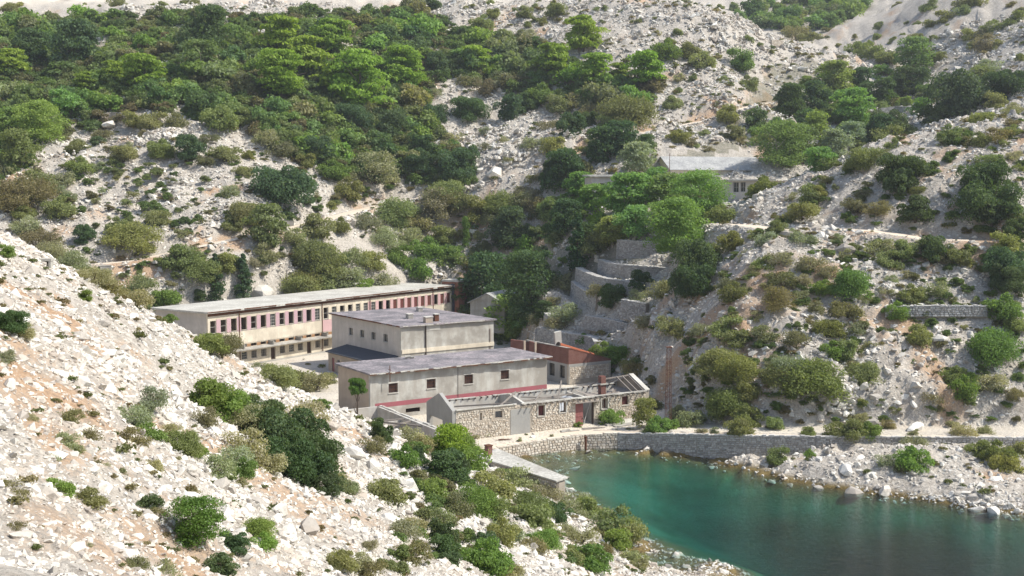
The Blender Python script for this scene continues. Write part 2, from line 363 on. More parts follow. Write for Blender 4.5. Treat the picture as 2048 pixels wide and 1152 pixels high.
# the same leaves for scattered undergrowth and herbs: tint picked per instance
def leaf_random(name, stops):
    m2 = M['leaf'].copy(); m2.name = name; n2 = m2.node_tree; oi2 = [x for x in n2.nodes if x.bl_idname == 'ShaderNodeObjectInfo'][0]
    rc = ramp(n2, oi2.outputs['Random'], stops)
    for l in list(n2.links):
        if l.from_node == oi2 and l.from_socket.name == 'Color': t_ = l.to_socket; n2.links.remove(l); n2.links.new(rc, t_)
    return m2
M['leaf_under'] = leaf_random('undergrowth_foliage', [(0, (.12, .17, .065)), (.4, (.17, .24, .07)), (.7, (.2, .22, .1)), (.85, (.22, .18, .1)), (1, (.09, .14, .055))])
M['leaf_herb'] = leaf_random('herb_foliage', [(0, (.2, .2, .09)), (.3, (.13, .16, .06)), (.5, (.2, .15, .08)), (.75, (.3, .25, .14)), (1, (.10, .14, .04))])
# water: mirror layer over clear absorbing water above a real sea bed
m = bpy.data.materials.new('sea_water'); m.use_nodes = True; nt = m.node_tree; nt.nodes.clear()
out = N(nt, 'ShaderNodeOutputMaterial'); gl = N(nt, 'ShaderNodeBsdfGlossy'); gl.inputs['Roughness'].default_value = .06
tr = N(nt, 'ShaderNodeBsdfTransparent'); fr = N(nt, 'ShaderNodeFresnel'); fr.inputs[0].default_value = 1.33
ms = N(nt, 'ShaderNodeMixShader'); bp = N(nt, 'ShaderNodeBump'); bp.inputs['Strength'].default_value = .8; bp.inputs['Distance'].default_value = .1
w1 = noise(nt, worldpos(nt, (.6, 2.2, 1)), 1.3, 6, .7); nt.links.new(w1, bp.inputs['Height'])
nt.links.new(bp.outputs[0], gl.inputs['Normal']); nt.links.new(bp.outputs[0], fr.inputs['Normal'])
nt.links.new(fr.outputs[0], ms.inputs[0]); nt.links.new(tr.outputs[0], ms.inputs[1]); nt.links.new(gl.outputs[0], ms.inputs[2]); nt.links.new(ms.outputs[0], out.inputs[0])
va = N(nt, 'ShaderNodeVolumeAbsorption'); va.inputs[0].default_value = (.04, .76, .76, 1); va.inputs[1].default_value = .44
nt.links.new(va.outputs[0], out.inputs[1]); M['water'] = m

# ------------------------------------------------------------------ object helpers
def tag(o, label=None, cat=None, group=None, kind=None):
    if label: o['label'] = label
    if cat: o['category'] = cat
    if group: o['group'] = group
    if kind: o['kind'] = kind
    return o
def link(name, data, parent=None, loc=(0, 0, 0), rz=0):
    o = bpy.data.objects.new(name, data); COL.objects.link(o); o.location = loc; o.rotation_euler = (0, 0, rz)
    if parent: o.parent = parent
    return o
def thing(name, label, cat, loc, rz=0, group=None): return tag(link(name, None, None, loc, rz), label, cat, group)
class MB:
    def __init__(s): s.v = []; s.f = []; s.m = []
    def hexa(s, p, mi=0):            # 8 points: bottom 4 (ccw) then top 4
        n = len(s.v); s.v += [tuple(q) for q in p]
        s.f += [tuple(n + i for i in q) for q in ((3, 2, 1, 0), (4, 5, 6, 7), (0, 1, 5, 4), (1, 2, 6, 5), (2, 3, 7, 6), (3, 0, 4, 7))]; s.m += [mi] * 6; return s
    def box(s, x0, x1, y0, y1, z0, z1, mi=0):
        return s.hexa([(x0, y0, z0), (x1, y0, z0), (x1, y1, z0), (x0, y1, z0), (x0, y0, z1), (x1, y0, z1), (x1, y1, z1), (x0, y1, z1)], mi)
    def slab(s, c4, t, mi=0):        # c4 top corners ccw
        return s.hexa([(x, y, z - t) for x, y, z in c4] + [tuple(c) for c in c4], mi)
    def quad(s, a, b, c, d, mi=0):
        n = len(s.v); s.v += [a, b, c, d]; s.f.append((n, n + 1, n + 2, n + 3)); s.m.append(mi); return s
    def beam(s, p0, p1, w, h=None, mi=0):
        p0, p1 = Vector(p0), Vector(p1); d = (p1 - p0).normalized(); up = Vector((0, 0, 1)) if abs(d.z) < .95 else Vector((1, 0, 0))
        a = d.cross(up).normalized() * w / 2; c = a.cross(d).normalized() * (h or w) / 2
        return s.hexa([p0 - a - c, p1 - a - c, p1 + a - c, p0 + a - c, p0 - a + c, p1 - a + c, p1 + a + c, p0 + a + c], mi)
    def tube(s, p0, p1, r0, r1=None, n=7, mi=0, cap=True):
        r1 = r0 if r1 is None else r1; p0, p1 = Vector(p0), Vector(p1); d = (p1 - p0).normalized()
        up = Vector((0, 0, 1)) if abs(d.z) < .9 else Vector((1, 0, 0)); a = d.cross(up).normalized(); c = a.cross(d)
        k = len(s.v)
        for P, r in ((p0, r0), (p1, r1)):
            for i in range(n): t = i * 2 * math.pi / n; s.v.append(tuple(P + a * math.cos(t) * r + c * math.sin(t) * r))
        for i in range(n): j = (i + 1) % n; s.f.append((k + i, k + j, k + n + j, k + n + i)); s.m.append(mi)
        if cap: s.f.append(tuple(k + n + i for i in range(n))); s.m.append(mi); s.f.append(tuple(k + n - 1 - i for i in range(n))); s.m.append(mi)
        return s
    def mesh(s, name, mats):
        me = bpy.data.meshes.new(name); me.from_pydata(s.v, [], s.f)
        for x in (mats if isinstance(mats, (list, tuple)) else [mats]): me.materials.append(x)
        if any(s.m): me.polygons.foreach_set('material_index', s.m)
        me.update(); return me
    def build(s, name, mats, parent=None, loc=(0, 0, 0), rz=0): return link(name, s.mesh(name, mats), parent, loc, rz)

def wall(parent, name, material, L, H, t, openings=(), loc=(0, 0, 0), rz=0, top=None, inner=None, z0=0):
    """a wall of real thickness along +x, outside at y=0, with real openings; top: function x -> height"""
    mb = MB(); tf = top or (lambda x: H)
    xs = sorted({0, L} | {v for o in openings for v in (max(0, o[0]), min(L, o[1]))} | ({x for x in getattr(tf, 'brk', [])}))
    zs = sorted({z0} | {v for o in openings for v in (o[2], o[3])})
    zs = [z for z in zs if z >= z0]
    nx, nz = len(xs) - 1, len(zs)
    def solid(i, k):
        if i < 0 or i >= nx or k < 0 or k >= nz: return False
        cx = (xs[i] + xs[i + 1]) / 2; cz = (zs[k] + zs[k + 1]) / 2 if k < nz - 1 else zs[k] + .01
        return not any(o[0] < cx < o[1] and o[2] < cz < o[3] for o in openings)
    for i in range(nx):
        a, b = xs[i], xs[i + 1]
        for k in range(nz):
            if not solid(i, k): continue
            za = zs[k]; zb0, zb1 = (zs[k + 1],) * 2 if k < nz - 1 else (tf(a), tf(b))
            mb.quad((a, 0, za), (b, 0, za), (b, 0, zb1), (a, 0, zb0))
            mb.quad((b, t, za), (a, t, za), (a, t, zb0), (b, t, zb1), 1 if inner else 0)
            if not solid(i - 1, k): mb.quad((a, t, za), (a, 0, za), (a, 0, zb0), (a, t, zb0))
            if not solid(i + 1, k): mb.quad((b, 0, za), (b, t, za), (b, t, zb1), (b, 0, zb1))
            if not solid(i, k + 1): mb.quad((a, 0, zb0), (b, 0, zb1), (b, t, zb1), (a, t, zb0))
            if not solid(i, k - 1): mb.quad((a, t, za), (b, t, za), (b, 0, za), (a, 0, za))
    return mb.build(name, [material, inner] if inner else material, parent, loc, rz)

def stone_mesh(regions, sw, sh, proud, mats, seed, name='facing_stones', top=None, holes=(), cover=1.0, frame=None):
    """courses of separate irregular stones standing proud of a wall face at y=0 (outwards is -y); frame(u,z,out) maps into place"""
    rr = random.Random(seed); v = []; f = []; tint = []
    fr = frame or (lambda u, z, o: (u, -o, z))
    for (u0, u1, z0, z1) in regions:
        z = z0
        while z < z1 - sh * .4:
            h = sh * rr.uniform(.7, 1.3); u = u0 + rr.uniform(-sw, 0) * .5
            while u < u1:
                w = sw * rr.uniform(.55, 1.5); a, b = max(u, u0), min(u + w, u1); zt = min(z + h, z1)
                if top: zt = min(zt, top((a + b) / 2))
                u += w
                if b - a < .05 or zt - z < .04 or rr.random() > cover: continue
                cu, cz = (a + b) / 2, (z + zt) / 2
                if any(o[0] - .04 < b and a < o[1] + .04 and o[2] - .04 < zt and z < o[3] + .04 for o in holes): continue
                g = .018; pr = proud * rr.uniform(.4, 1.4); n = len(v)
                j = lambda s_: rr.uniform(-s_, s_)
                q = [(a + g, z + g), (b - g, z + g), (b - g, zt - g), (a + g, zt - g)]
                for (p_, q_) in q: v.append(fr(p_, q_, -.03))
                for (p_, q_) in q: v.append(fr(p_ + (cu - p_) * .22 + j(.02), q_ + (cz - q_) * .22 + j(.02), pr + j(proud * .25)))
                f += [(n + 4, n + 5, n + 6, n + 7)] + [(n + i, n + (i + 1) % 4, n + 4 + (i + 1) % 4, n + 4 + i) for i in range(4)]
                tint += [rr.random()] * 5
            z += h
    me = bpy.data.meshes.new(name); me.from_pydata(v, [], f)
    for x in mats: me.materials.append(x)
    at = me.attributes.new('tint', 'FLOAT', 'FACE'); at.data.foreach_set('value', tint); me.update(); return me
WCACHE = {}
def window(parent, x, z, w, h, loc=(0, 0, 0), rz=0, depth=.15, cols=2, rows=2, frame=None, pane=None, name='window', bars=.045, sill=None, label=None):
    """a framed window as a part (window) with a glass pane as its sub-part; x, z = lower left corner along the wall"""
    key = (round(w, 2), round(h, 2), cols, rows, name, frame and frame.name, bars)
    if key not in WCACHE:
        mb = MB(); t = .05; d0, d1 = 0, .06
        mb.box(0, t, d0, d1, 0, h).box(w - t, w, d0, d1, 0, h).box(t, w - t, d0, d1, 0, t).box(t, w - t, d0, d1, h - t, h)
        for i in range(1, cols): cx = w * i / cols; mb.box(cx - bars / 2, cx + bars / 2, d0 + .01, d1 - .01, t, h - t)
        for i in range(1, rows): cz = h * i / rows; mb.box(t, w - t, d0 + .012, d1 - .012, cz - bars / 2, cz + bars / 2)
        WCACHE[key] = mb.mesh(name, frame or M['dark_wood'])
    c, s_ = math.cos(rz), math.sin(rz)
    px, py = loc[0] + x * c - depth * s_, loc[1] + x * s_ + depth * c
    o = link(name, WCACHE[key], parent, (px, py, loc[2] + z), rz)
    if label: o['label'] = label
    if pane:
        k2 = ('pane', round(w, 2), round(h, 2), pane.name)
        if k2 not in WCACHE: WCACHE[k2] = MB().box(.04, w - .04, .028, .036, .04, h - .04).mesh('pane', pane)
        link('pane', WCACHE[k2], o)
    if sill:
        k3 = ('sill', round(w, 2))
        if k3 not in WCACHE: WCACHE[k3] = MB().box(-.08, w + .08, -depth - .09, -.005, -.09, -.012).mesh('sill', sill)
        link('sill', WCACHE[k3], o)
    return o

# ------------------------------------------------------------------ the ground sheet
ang = np.concatenate([np.arange(-180, -34, 3.0), np.arange(-34, 34.01, .17), np.arange(37, 180, 3.0)])
rad = np.concatenate([[1.2, 2.5, 5, 8], np.geomspace(11, 98, 200), np.arange(98.6, 182, .5), np.geomspace(183, 560, 105), np.geomspace(580, 1500, 14)])
AA, RR = np.meshgrid(np.radians(ang), rad)
GX = (np.sin(AA) * RR).ravel(); GY = (np.cos(AA) * RR).ravel()
GZ = height(GX, GY)
nr, na = len(rad), len(ang)
idx = np.arange(nr * na).reshape(nr, na)
i0 = idx[:-1]; i1 = idx[1:]
fc = np.stack([i0, np.roll(i0, -1, 1), np.roll(i1, -1, 1), i1], -1).reshape(-1, 4)
fc = fc[:, ::-1]
me = bpy.data.meshes.new('ground')
me.vertices.add(nr * na + 1)
me.vertices.foreach_set('co', np.append(np.stack([GX, GY, GZ], 1).ravel(), [0, 0, GZ[0]]))
ctri = np.stack([idx[0], np.full(na, nr * na), np.roll(idx[0], -1)], 1)
me.loops.add(fc.size + ctri.size); me.loops.foreach_set('vertex_index', np.concatenate([fc.ravel(), ctri.ravel()]))
me.polygons.add(len(fc) + len(ctri)); me.polygons.foreach_set('loop_start', np.concatenate([np.arange(len(fc)) * 4, fc.size + np.arange(len(ctri)) * 3]))
me.polygons.foreach_set('use_smooth', np.ones(len(fc) + len(ctri), bool))
me.update(calc_edges=True); me.validate()
def soilmask(x, y, need_flat=True):
    s = fbm(x / 9, y / 9, 4, 3) * .75 + fbm(x / 2.2, y / 2.2, 3, 6) * .35
    flat = h_flat(x, y)[1] if need_flat else None
    s = s - .115
    # bare reddish patches near the tracks and low on the right hill
    for pts in TRACKS:
        dt, _, _ = seg_dist(x, y, pts); s = s + .16 * sstep(1 - dt / 9)
    s = s + .05 * np.exp(-(((x - 28) / 22) ** 2 + ((y - 133) / 16) ** 2))
    s = s + .05 * (np.hypot(x, y) < 95)
    return np.clip((s - .3) * 1.6, 0, 1), flat
SOIL, FLAT = soilmask(GX, GY)
def in_yard(x, y):
    d = in_poly(x, y, YARD); dr, _, _ = seg_dist(x, y, ROAD)
    return np.maximum(d * 1.0, (dr < 3.0) * 1.0)
SAND = in_yard(GX, GY) * (.55 + .45 * sstep(fbm(GX / 5, GY / 5, 3, 7) * 2.4 - .6))
# pale smooth plateau on the far top
top = sstep((GZ - 84) / 8) * sstep((-GX + 60) / 40); SAND = np.maximum(SAND, top * .8)
# the wooded part of the slope has dark litter: world-space mask from the wood's outline
WOOD_PIX = [(-60,60),(60,48),(150,40),(330,42),(480,44),(640,30),(700,36),(800,26),(870,14),(900,55),(960,76),(1050,96),(1120,126),(1200,150),(1320,180),(1310,225),(1230,250),(1160,215),(1060,190),(960,176),(880,176),(860,205),(840,240),(930,310),(950,370),(850,372),(700,352),(620,330),(540,292),(500,252),(400,240),(250,226),(190,262),(90,290),(60,345),(-60,400)]
WOOD_W = [(float(p[0]), float(p[1])) for p in hit_many(WOOD_PIX)]
GULLY_PIX = [(1465,35),(1550,12),(1640,10),(1745,-5),(1720,25),(1690,50),(1610,66),(1550,66),(1500,52)]
GULLY_W = [(float(p[0]), float(p[1])) for p in hit_many(GULLY_PIX)]
VALLEY_W = [(6,186),(16,172),(22,172),(34,190),(42,230),(70,250),(92,300),(70,300),(52,262),(40,236),(20,222),(4,206)]
VEG = in_poly(GX, GY, WOOD_W) * .52 + in_poly(GX, GY, GULLY_W) * .5 + in_poly(GX, GY, VALLEY_W) * .55
ext = lambda a: np.append(a, a[0])
for nm, arr in (('soil', SOIL), ('sand', SAND), ('veg', VEG)):
    at = me.attributes.new(nm, 'FLOAT', 'POINT'); at.data.foreach_set('value', ext(arr).astype(np.float32))
me.materials.append(M['ground'])
ground = tag(link('ground', me), 'stony limestone hills around the cove', kind='structure')
# water body
mb = MB(); mb.box(-30, 420, -300, 140, -14, 0)
wat = tag(mb.build('sea_water', M['water']), 'turquoise cove water', kind='structure')
# tracks as thin ribbons draped on their carved beds
for ti, pts in enumerate(TRACKS):
    P = []
    for a, b in zip(pts[:-1], pts[1:]):
        nseg = max(2, int(math.hypot(b[0] - a[0], b[1] - a[1]) / 1.2))
        for k in range(nseg): P.append([a[i] + (b[i] - a[i]) * k / nseg for i in range(2)])
    P = np.array(P); T = np.gradient(P, axis=0); T /= np.linalg.norm(T, axis=1)[:, None]; Nn = np.stack([-T[:, 1], T[:, 0]], 1)
    v = []; cols = 7
    for k in range(cols):
        off = (k / (cols - 1) - .5) * 3.8 * (1 + .3 * (vnoise(P[:, 0] / 2, P[:, 1] / 2, 3) - .5))
        X = P[:, 0] + Nn[:, 0] * off; Y = P[:, 1] + Nn[:, 1] * off
        e = -.05 if k in (0, cols - 1) else .07
        v.append(np.stack([X, Y, height(X, Y) + e], 1))
    V = np.concatenate(v); n = len(P)
    f = [(k * n + i, k * n + i + 1, (k + 1) * n + i + 1, (k + 1) * n + i) for k in range(cols - 1) for i in range(n - 1)]
    tm = bpy.data.meshes.new('track'); tm.from_pydata(V.tolist(), [], [q[::-1] for q in f]); tm.materials.append(M['track'])
    tag(link('track', tm), ['pale dirt track climbing across the slope behind the buildings', 'pale footpath along the right bank terrace'][ti], kind='structure')

# ================================================================== BUILDINGS
D90 = math.pi / 2
def leftface(D): return dict(loc=(0, D, 0), rz=-D90)
def rightface(L): return dict(loc=(L, 0, 0), rz=D90)
def backface(L, D): return dict(loc=(L, D, 0), rz=math.pi)
def frag(seed): return random.Random(seed)
def edge_strip(mb, x0, x1, y, z, out, seed, step=.7):
    """broken roof edge: short lengths of differing size"""
    r = frag(seed); x = x0
    while x < x1:
        w = r.uniform(.4, 1.4) * step; e = min(x + w, x1)
        if r.random() < .82: mb.box(x, e - .03, y - out - r.uniform(0, .06), y + .05, z - r.uniform(.07, .16), z + r.uniform(.0, .035))
        x += w

# ---- long two-storey barracks with the band of windows
O = PZ(415, 627, 10.3); TH = R(57); L = 61.0; Dp = 11.6; Zb = 1.75; Hb = 8.5
bar = thing('barracks', 'long two-storey barracks with pale flat roof and a continuous band of upper windows', 'building', (O[0], O[1], Zb), TH)
pitch = L / 30.0; ww = 1.12
ups = [(i * pitch + (pitch - ww) / 2, i * pitch + (pitch + ww) / 2, 5.45, 7.35) for i in range(30)]
cl = [(i * pitch + .35, i * pitch + 1.55, 2.75, 3.2) for i in range(2, 30)]
doors = {6, 10, 17, 24}
gr = [((i * pitch + .5, i * pitch + 1.5, 0.02, 2.05) if i in doors else (i * pitch + .45, i * pitch + 1.6, .85, 2.02)) for i in range(1, 30)]
wall(bar, 'front_wall', M['cream'], L, Hb, .3, ups + cl + gr)
wall(bar, 'end_wall', M['pale_plaster'], Dp - .6, Hb, .3, [], (0, Dp - .3, 0), -D90)
wall(bar, 'end_wall', M['pale_plaster'], Dp - .6, Hb, .3, [], (L, .3, 0), D90)
wall(bar, 'back_wall', M['pale_plaster'], L, Hb, .3, [], (L, Dp, 0), math.pi)
MB().box(.32, L - .32, .32, Dp - .32, 3.9, 4.05).box(.32, L - .32, 3.6, 3.75, 0, 3.88).box(.32, L - .32, 5, 5.15, 4.07, Hb - .02).build('inner_floor', M['tan_plaster'], bar)
rf = MB().slab([(-.55, -.6, Hb + .3), (L + .3, -.6, Hb + .3), (L + .3, Dp + .5, Hb + .34), (-.55, Dp + .5, Hb + .34)], .28).build('roof', M['pale_roof'], bar)
eb = MB(); edge_strip(eb, -.55, L + .2, -.6, Hb + .26, .03, 3, 1.6); eb.build('rusty_edge', M['rust'], rf)['kind'] = 'stuff'
MB().box(.02, L, -.04, -.003, 8.05, 8.45).build('eave_band', M['rust'], bar)
secs = [(0, 3, 'mauve', 'cream'), (3, 12, 'mauve', 'cream'), (12, 18, 'cream', 'pink'), (18, 27, 'pink', 'cream'), (27, 30, 'pink', 'cream')]
pm = {}
for a, b_, pc, sc in secs:
    for i in range(a, b_ + 1 if b_ == 30 else b_):
        if pc not in pm: pm[pc] = MB().box(0, pitch - ww - .12, -.05, -.003, 5.3, 7.5).mesh('pier', M[pc])
        if i * pitch - (pitch - ww) / 2 + .06 < 0 or i * pitch + .4 > L: continue
        link('pier', pm[pc], bar, (i * pitch - (pitch - ww) / 2 + .06, 0, 0))
    sp_ = MB().box(a * pitch + .12, b_ * pitch - .12, -.06, -.003, 3.35, 5.28).build('spandrel_panel', M[sc], bar)
    if sc == 'pink': sp_['label'] = 'pink panel below the windows'
    MB().box(a * pitch + .12, b_ * pitch - .12, -.04, -.003, .03 if sc == 'pink' else .05, .8).build('plinth_panel', M['tan_plaster'] if sc != 'pink' else M['pink'], bar) if False else None
for i in (3, 12, 18, 27): MB().tube((i * pitch, -.16, 0), (i * pitch, -.16, Hb), .07).build('downpipe', M['rust'], bar)
wr = frag(5)
for i, u in enumerate(ups):
    red = i >= 21
    st = wr.random(); rows, cols = (4, 3) if st < .3 else (2, 1) if st < .8 else (1, 1)
    window(bar, u[0], u[2], ww, 1.9, cols=cols, rows=rows, depth=.12, frame=M['rust'] if red else (M['pale_frame'] if st < .75 else M['dark_wood']),
           pane=M['redboard'] if red and st < .8 else (M['glass'] if st < .45 else None), sill=M['concrete'])
for i, u in enumerate(cl):
    window(bar, u[0], u[2], 1.2, .45, cols=2, rows=1, depth=.1, frame=M['dark_wood'])
    MB().box(u[1] + .03, u[1] + pitch - 1.23, -.02, -.004, 2.75, 3.2).build('infill_panel', M['infill'], bar)
for i, u in enumerate(gr):
    if i + 1 in doors:
        dr_ = MB().box(0, 1.0, 0, .05, 0, 2.0).build('door', M['dark_wood'], bar, (u[0] + .02, .2, .02)); MB().box(.85, .93, -.04, -.002, .95, 1.05).build('handle', M['iron'], dr_)
    else: window(bar, u[0], u[2], 1.15, 1.17, cols=3, rows=3, depth=.1, frame=M['pale_frame'], pane=M['glass'] if wr.random() < .5 else None)
cano = MB().slab([(pitch * 2 - .8, -1.5, 2.62), (L, -1.5, 2.62), (L, -.01, 2.7), (pitch * 2 - .8, -.01, 2.7)], .16)
cano.build('canopy', M['concrete'], bar)
for i in range(3, 30, 3): MB().box(i * pitch - .1, i * pitch + .1, -1.2, -.01, 2.72, 3.3).build('canopy_bracket', M['concrete'], bar)
MB().box(3, L, -1.4, -.01, -.4, .13).build('walkway', M['concrete'], bar)
# brick stair tower at its right end
tw = thing('brick_tower', 'narrow red brick tower with concrete cap at the far right end of the barracks', 'tower', (bar.location[0] + math.cos(TH) * (L + .35), bar.location[1] + math.sin(TH) * (L + .35), Zb), TH)
MB().box(.1, 3.0, -1.3, 2.6, 0, 9.4).build('shaft', brickmat('tower_brick', (.34, .13, .08), (.28, .105, .07), (.3, .2, .15)), tw); MB().box(-.0, 3.1, -1.4, 2.7, 9.4, 9.75).build('cap', M['lightcon'], tw)
MB().box(-.33, .08, -.4, .3, 0, 9.0).build('side_pilaster', M['tarblack'], tw)
# rear wing roof seen above the barracks roof
rw = thing('rear_wing', 'low grey flat-roofed wing rising behind the barracks roof near its right end', 'building', (O[0] + math.cos(TH) * 47 - math.sin(TH) * (Dp + .8), O[1] + math.sin(TH) * 47 + math.cos(TH) * (Dp + .8), Zb), TH)
for nm, a in (('front_wall', ((0, 0, 0), 0, 13.5)), ('back_wall', ((13.5, 7, 0), math.pi, 13.5)), ('end_wall', ((0, 6.75, 0), -D90, 6.5)), ('end_wall', ((13.5, .25, 0), D90, 6.5))):
    wall(rw, nm, M['pale_plaster'], a[2], 9.3, .25, [(1, 2, 7.6, 8.6)] if nm == 'front_wall' else [], a[0], a[1])
MB().slab([(-.5, -.5, 9.55), (13.9, -.5, 9.55), (13.9, 7.4, 9.9), (-.5, 7.4, 9.9)], .22).build('roof', M['pale_roof'], rw)
MB().box(3.2, 9, -.3, -.1, 9.56, 9.68).build('roof_kerb', M['tarblack'], rw)

# ---- tall block
O = PZ(801.7, 652.5, 9.7); TH = R(35.6); Lt = 15.5; Dt = 21.2; Zt = 1.8; Ht = 7.75
tall = thing('tall_block', 'tall grey plastered block with blotchy mauve roof behind the windowed warehouse', 'building', (O[0], O[1], Zt), TH)
OL = O[:2] + Dt * np.array([-math.sin(TH), math.cos(TH)])
wins = []
for px, py in ((701.5, 663), (724, 667.5), (746.7, 672), (771, 676)):
    u, z = onwall(px, py, OL, TH - D90); wins.append((u - .62, u + .62, z - Zt - .55, z - Zt + .55))
wall(tall, 'front_wall', M['grey_plaster'], Lt, Ht, .3)
wall(tall, 'side_wall', M['pale_plaster'], Dt - .6, Ht, .3, [(a - .3, b_ - .3, c_, d_) for a, b_, c_, d_ in wins], (0, Dt - .3, 0), -D90)
wall(tall, 'side_wall', M['grey_plaster'], Dt - .6, Ht, .3, [], (Lt, .3, 0), D90)
wall(tall, 'back_wall', M['pale_plaster'], Lt, Ht, .3, [], (Lt, Dt, 0), math.pi)
for a, b_, c_, d_ in wins: window(tall, a - .3, c_, b_ - a, d_ - c_, (0, Dt - .3, 0), -D90, cols=2, rows=1, depth=.14, frame=M['pale_frame'], pane=M['glass'], sill=M['lightcon'])
rf = MB().slab([(-.35, -.35, Ht + .2), (Lt + .35, -.35, Ht + .2), (Lt + .35, Dt + .35, Ht + .26), (-.35, Dt + .35, Ht + .26)], .2).build('roof', M['mauve_roof'], tall)
eb = MB(); edge_strip(eb, -.3, Lt + .3, -.35, Ht + .16, .02, 8); eb.build('crumbled_edge', M['lightcon'], rf)['kind'] = 'stuff'
eb = MB(); r_ = frag(4); y = -.3
while y < Dt:
    w_ = r_.uniform(.3, 1.2)
    if r_.random() < .8: eb.box(-.4 - r_.uniform(0, .04), -.33, y, y + w_ - .04, Ht + .04, Ht + .2)
    y += w_
eb.build('crumbled_edge', M['rust'], rf)['kind'] = 'stuff'
def rooftop(px, py, zr, w, d, h, m, name, lab, cat, th):
    p = PZ(px, py, zr); t = thing(name, lab, cat, (p[0], p[1], zr), th)
    MB().box(-w / 2, w / 2, -d / 2, d / 2, -.02, h).build('shaft', m, t); MB().box(-w / 2 - .08, w / 2 + .08, -d / 2 - .08, d / 2 + .08, h, h + .12).build('cap', M['lightcon'], t)
    return t
zr = Zt + Ht + .22
rooftop(819, 637, zr, .8, .8, .62, M['concrete'], 'roof_vent', 'square concrete vent in the middle of the tall block mauve roof', 'roof vent', TH)
rooftop(839, 623, zr, .75, .75, .6, M['concrete'], 'roof_vent', 'concrete vent set furthest back on the dark part of the tall block roof', 'roof vent', TH)
rooftop(856, 645, zr, 1.15, .7, .75, M['tan_plaster'], 'roof_chimney', 'broad pale chimney box at the front edge of the tall block roof beside the drainpipe', 'chimney', TH)
rooftop(872, 642, zr, .65, .6, .95, M['rust'], 'roof_chimney', 'small rusty topped chimney at the front edge of the tall block roof', 'chimney', TH)
u, _ = onwall(851, 690, O, TH)
MB().tube((u, -.12, 2), (u, -.12, Ht + .1), .09).build('drainpipe', M['iron'], tall)
MB().tube((Lt - .7, -.09, 3.4), (Lt - .7, -.09, 6.6), .05).build('drainpipe', M['rust'], tall)
MB().box(.1, Lt, -.14, -.004, 4.05, 4.6).build('base_band', M['cream'], tall)
MB().box(u - .0, u + 2.4, -.05, -.004, Ht - .75, Ht - .05).build('parapet_patch', M['lightcon'], tall)
# lean-to on the left face of the tall block
lt = thing('lean_to_shed', 'small lean-to with dark sagging roof against the left wall of the tall block', 'shed', (O[0] - math.sin(TH) * 1.0 - .0, O[1] + math.cos(TH) * 1.0, Zt), TH)
lw = 3.2; ld = 15.0
wall(lt, 'front_wall', M['tan_plaster'], ld, 2.7, .2, [(1.2, 2.0, .05, 2.1), (3.0, 3.8, .9, 2.0), (5.0, 6.2, .9, 2.0), (8, 9, .9, 2.0), (11, 12, .9, 2)], (-lw, ld, 0), -D90)
wall(lt, 'end_wall', M['tan_plaster'], lw - .25, 2.7, .2, [], (-lw + .2, 0, 0), 0)
wall(lt, 'end_wall', M['tan_plaster'], lw - .25, 2.7, .2, [], (-.05, ld, 0), math.pi)
for a in (3.0, 5.0, 8, 11): window(lt, a, .9, .8 if a == 3 else 1.2 if a == 5 else 1.0, 1.1, (-lw, ld, 0), -D90, cols=2, rows=2, depth=.08, frame=M['pale_frame'])
MB().box(1.24, 1.96, .08, .13, .05, 2.08).build('door', M['reddoor'], lt, (-lw, ld, 0), -D90)
MB().slab([(-lw - .4, -.3, 2.95), (-.02, -.3, 3.7), (-.02, ld + .2, 3.7), (-lw - .4, ld + .2, 2.95)], .14).build('roof', M['tarblack'], lt)

# ---- warehouse with four barred windows and the dull red stripe
O = PZ(740, 746.5, 7.35); TH = R(33.6); Lw = 24.7; Dw = 8.6; Zw = 1.5; Hw = 5.65
wh = thing('warehouse', 'long low grey warehouse with blotchy mauve roof, four barred windows and a dull red stripe', 'building', (O[0], O[1], Zw), TH)
ops = []
for px, py in ((786.5, 776), (862.5, 767.5), (937.5, 758.5), (1010, 749.5)):
    u, z = onwall(px, py, O, TH); ops.append((u - .6, u + .6, z - Zw - .55, z - Zw + .55))
u, z = onwall(826, 820, O, TH); grate = (u - .95, u + .95, z - Zw - .25, z - Zw + .25)
wall(wh, 'front_wall', M['grey_plaster'], Lw, Hw, .35, ops + [grate])
wall(wh, 'side_wall', M['tan_plaster'], Dw - .7, Hw, .35, [], (0, Dw - .35, 0), -D90)
wall(wh, 'side_wall', M['tan_plaster'], Dw - .7, Hw, .35, [], (Lw, .35, 0), D90)
wall(wh, 'back_wall', M['tan_plaster'], Lw, Hw, .35, [], (Lw, Dw, 0), math.pi)
MB().box(.36, Lw - .36, .36, Dw - .36, .02, .12).build('inner_floor', M['tan_plaster'], wh)
for a, b_, c_, d_ in ops:
    w_ = window(wh, a, c_, 1.2, 1.1, cols=2, rows=1, depth=.25, frame=M['dark_wood'], pane=M['brownboard'], sill=M['lightcon'])
    g = MB()
    for k in range(5): g.tube((.14 + k * .23, -.2, .02), (.14 + k * .23, -.2, 1.08), .016, n=5)
    for k in range(2): g.tube((.02, -.2, .36 + k * .38), (1.18, -.2, .36 + k * .38), .016, n=5)
    g.build('grille', M['rust'], w_)
    MB().box(a - .12, b_ + .12, -.04, -.004, d_ + .02, d_ + .14).build('lintel', M['lightcon'], wh)
w_ = window(wh, grate[0], grate[2], 1.9, .5, cols=1, rows=1, depth=.2, frame=M['dark_wood']); g = MB()
for k in range(11): g.tube((.1 + k * .17, -.12, .02), (.1 + k * .17, -.12, .48), .014, n=5)
g.build('grille', M['iron'], w_)
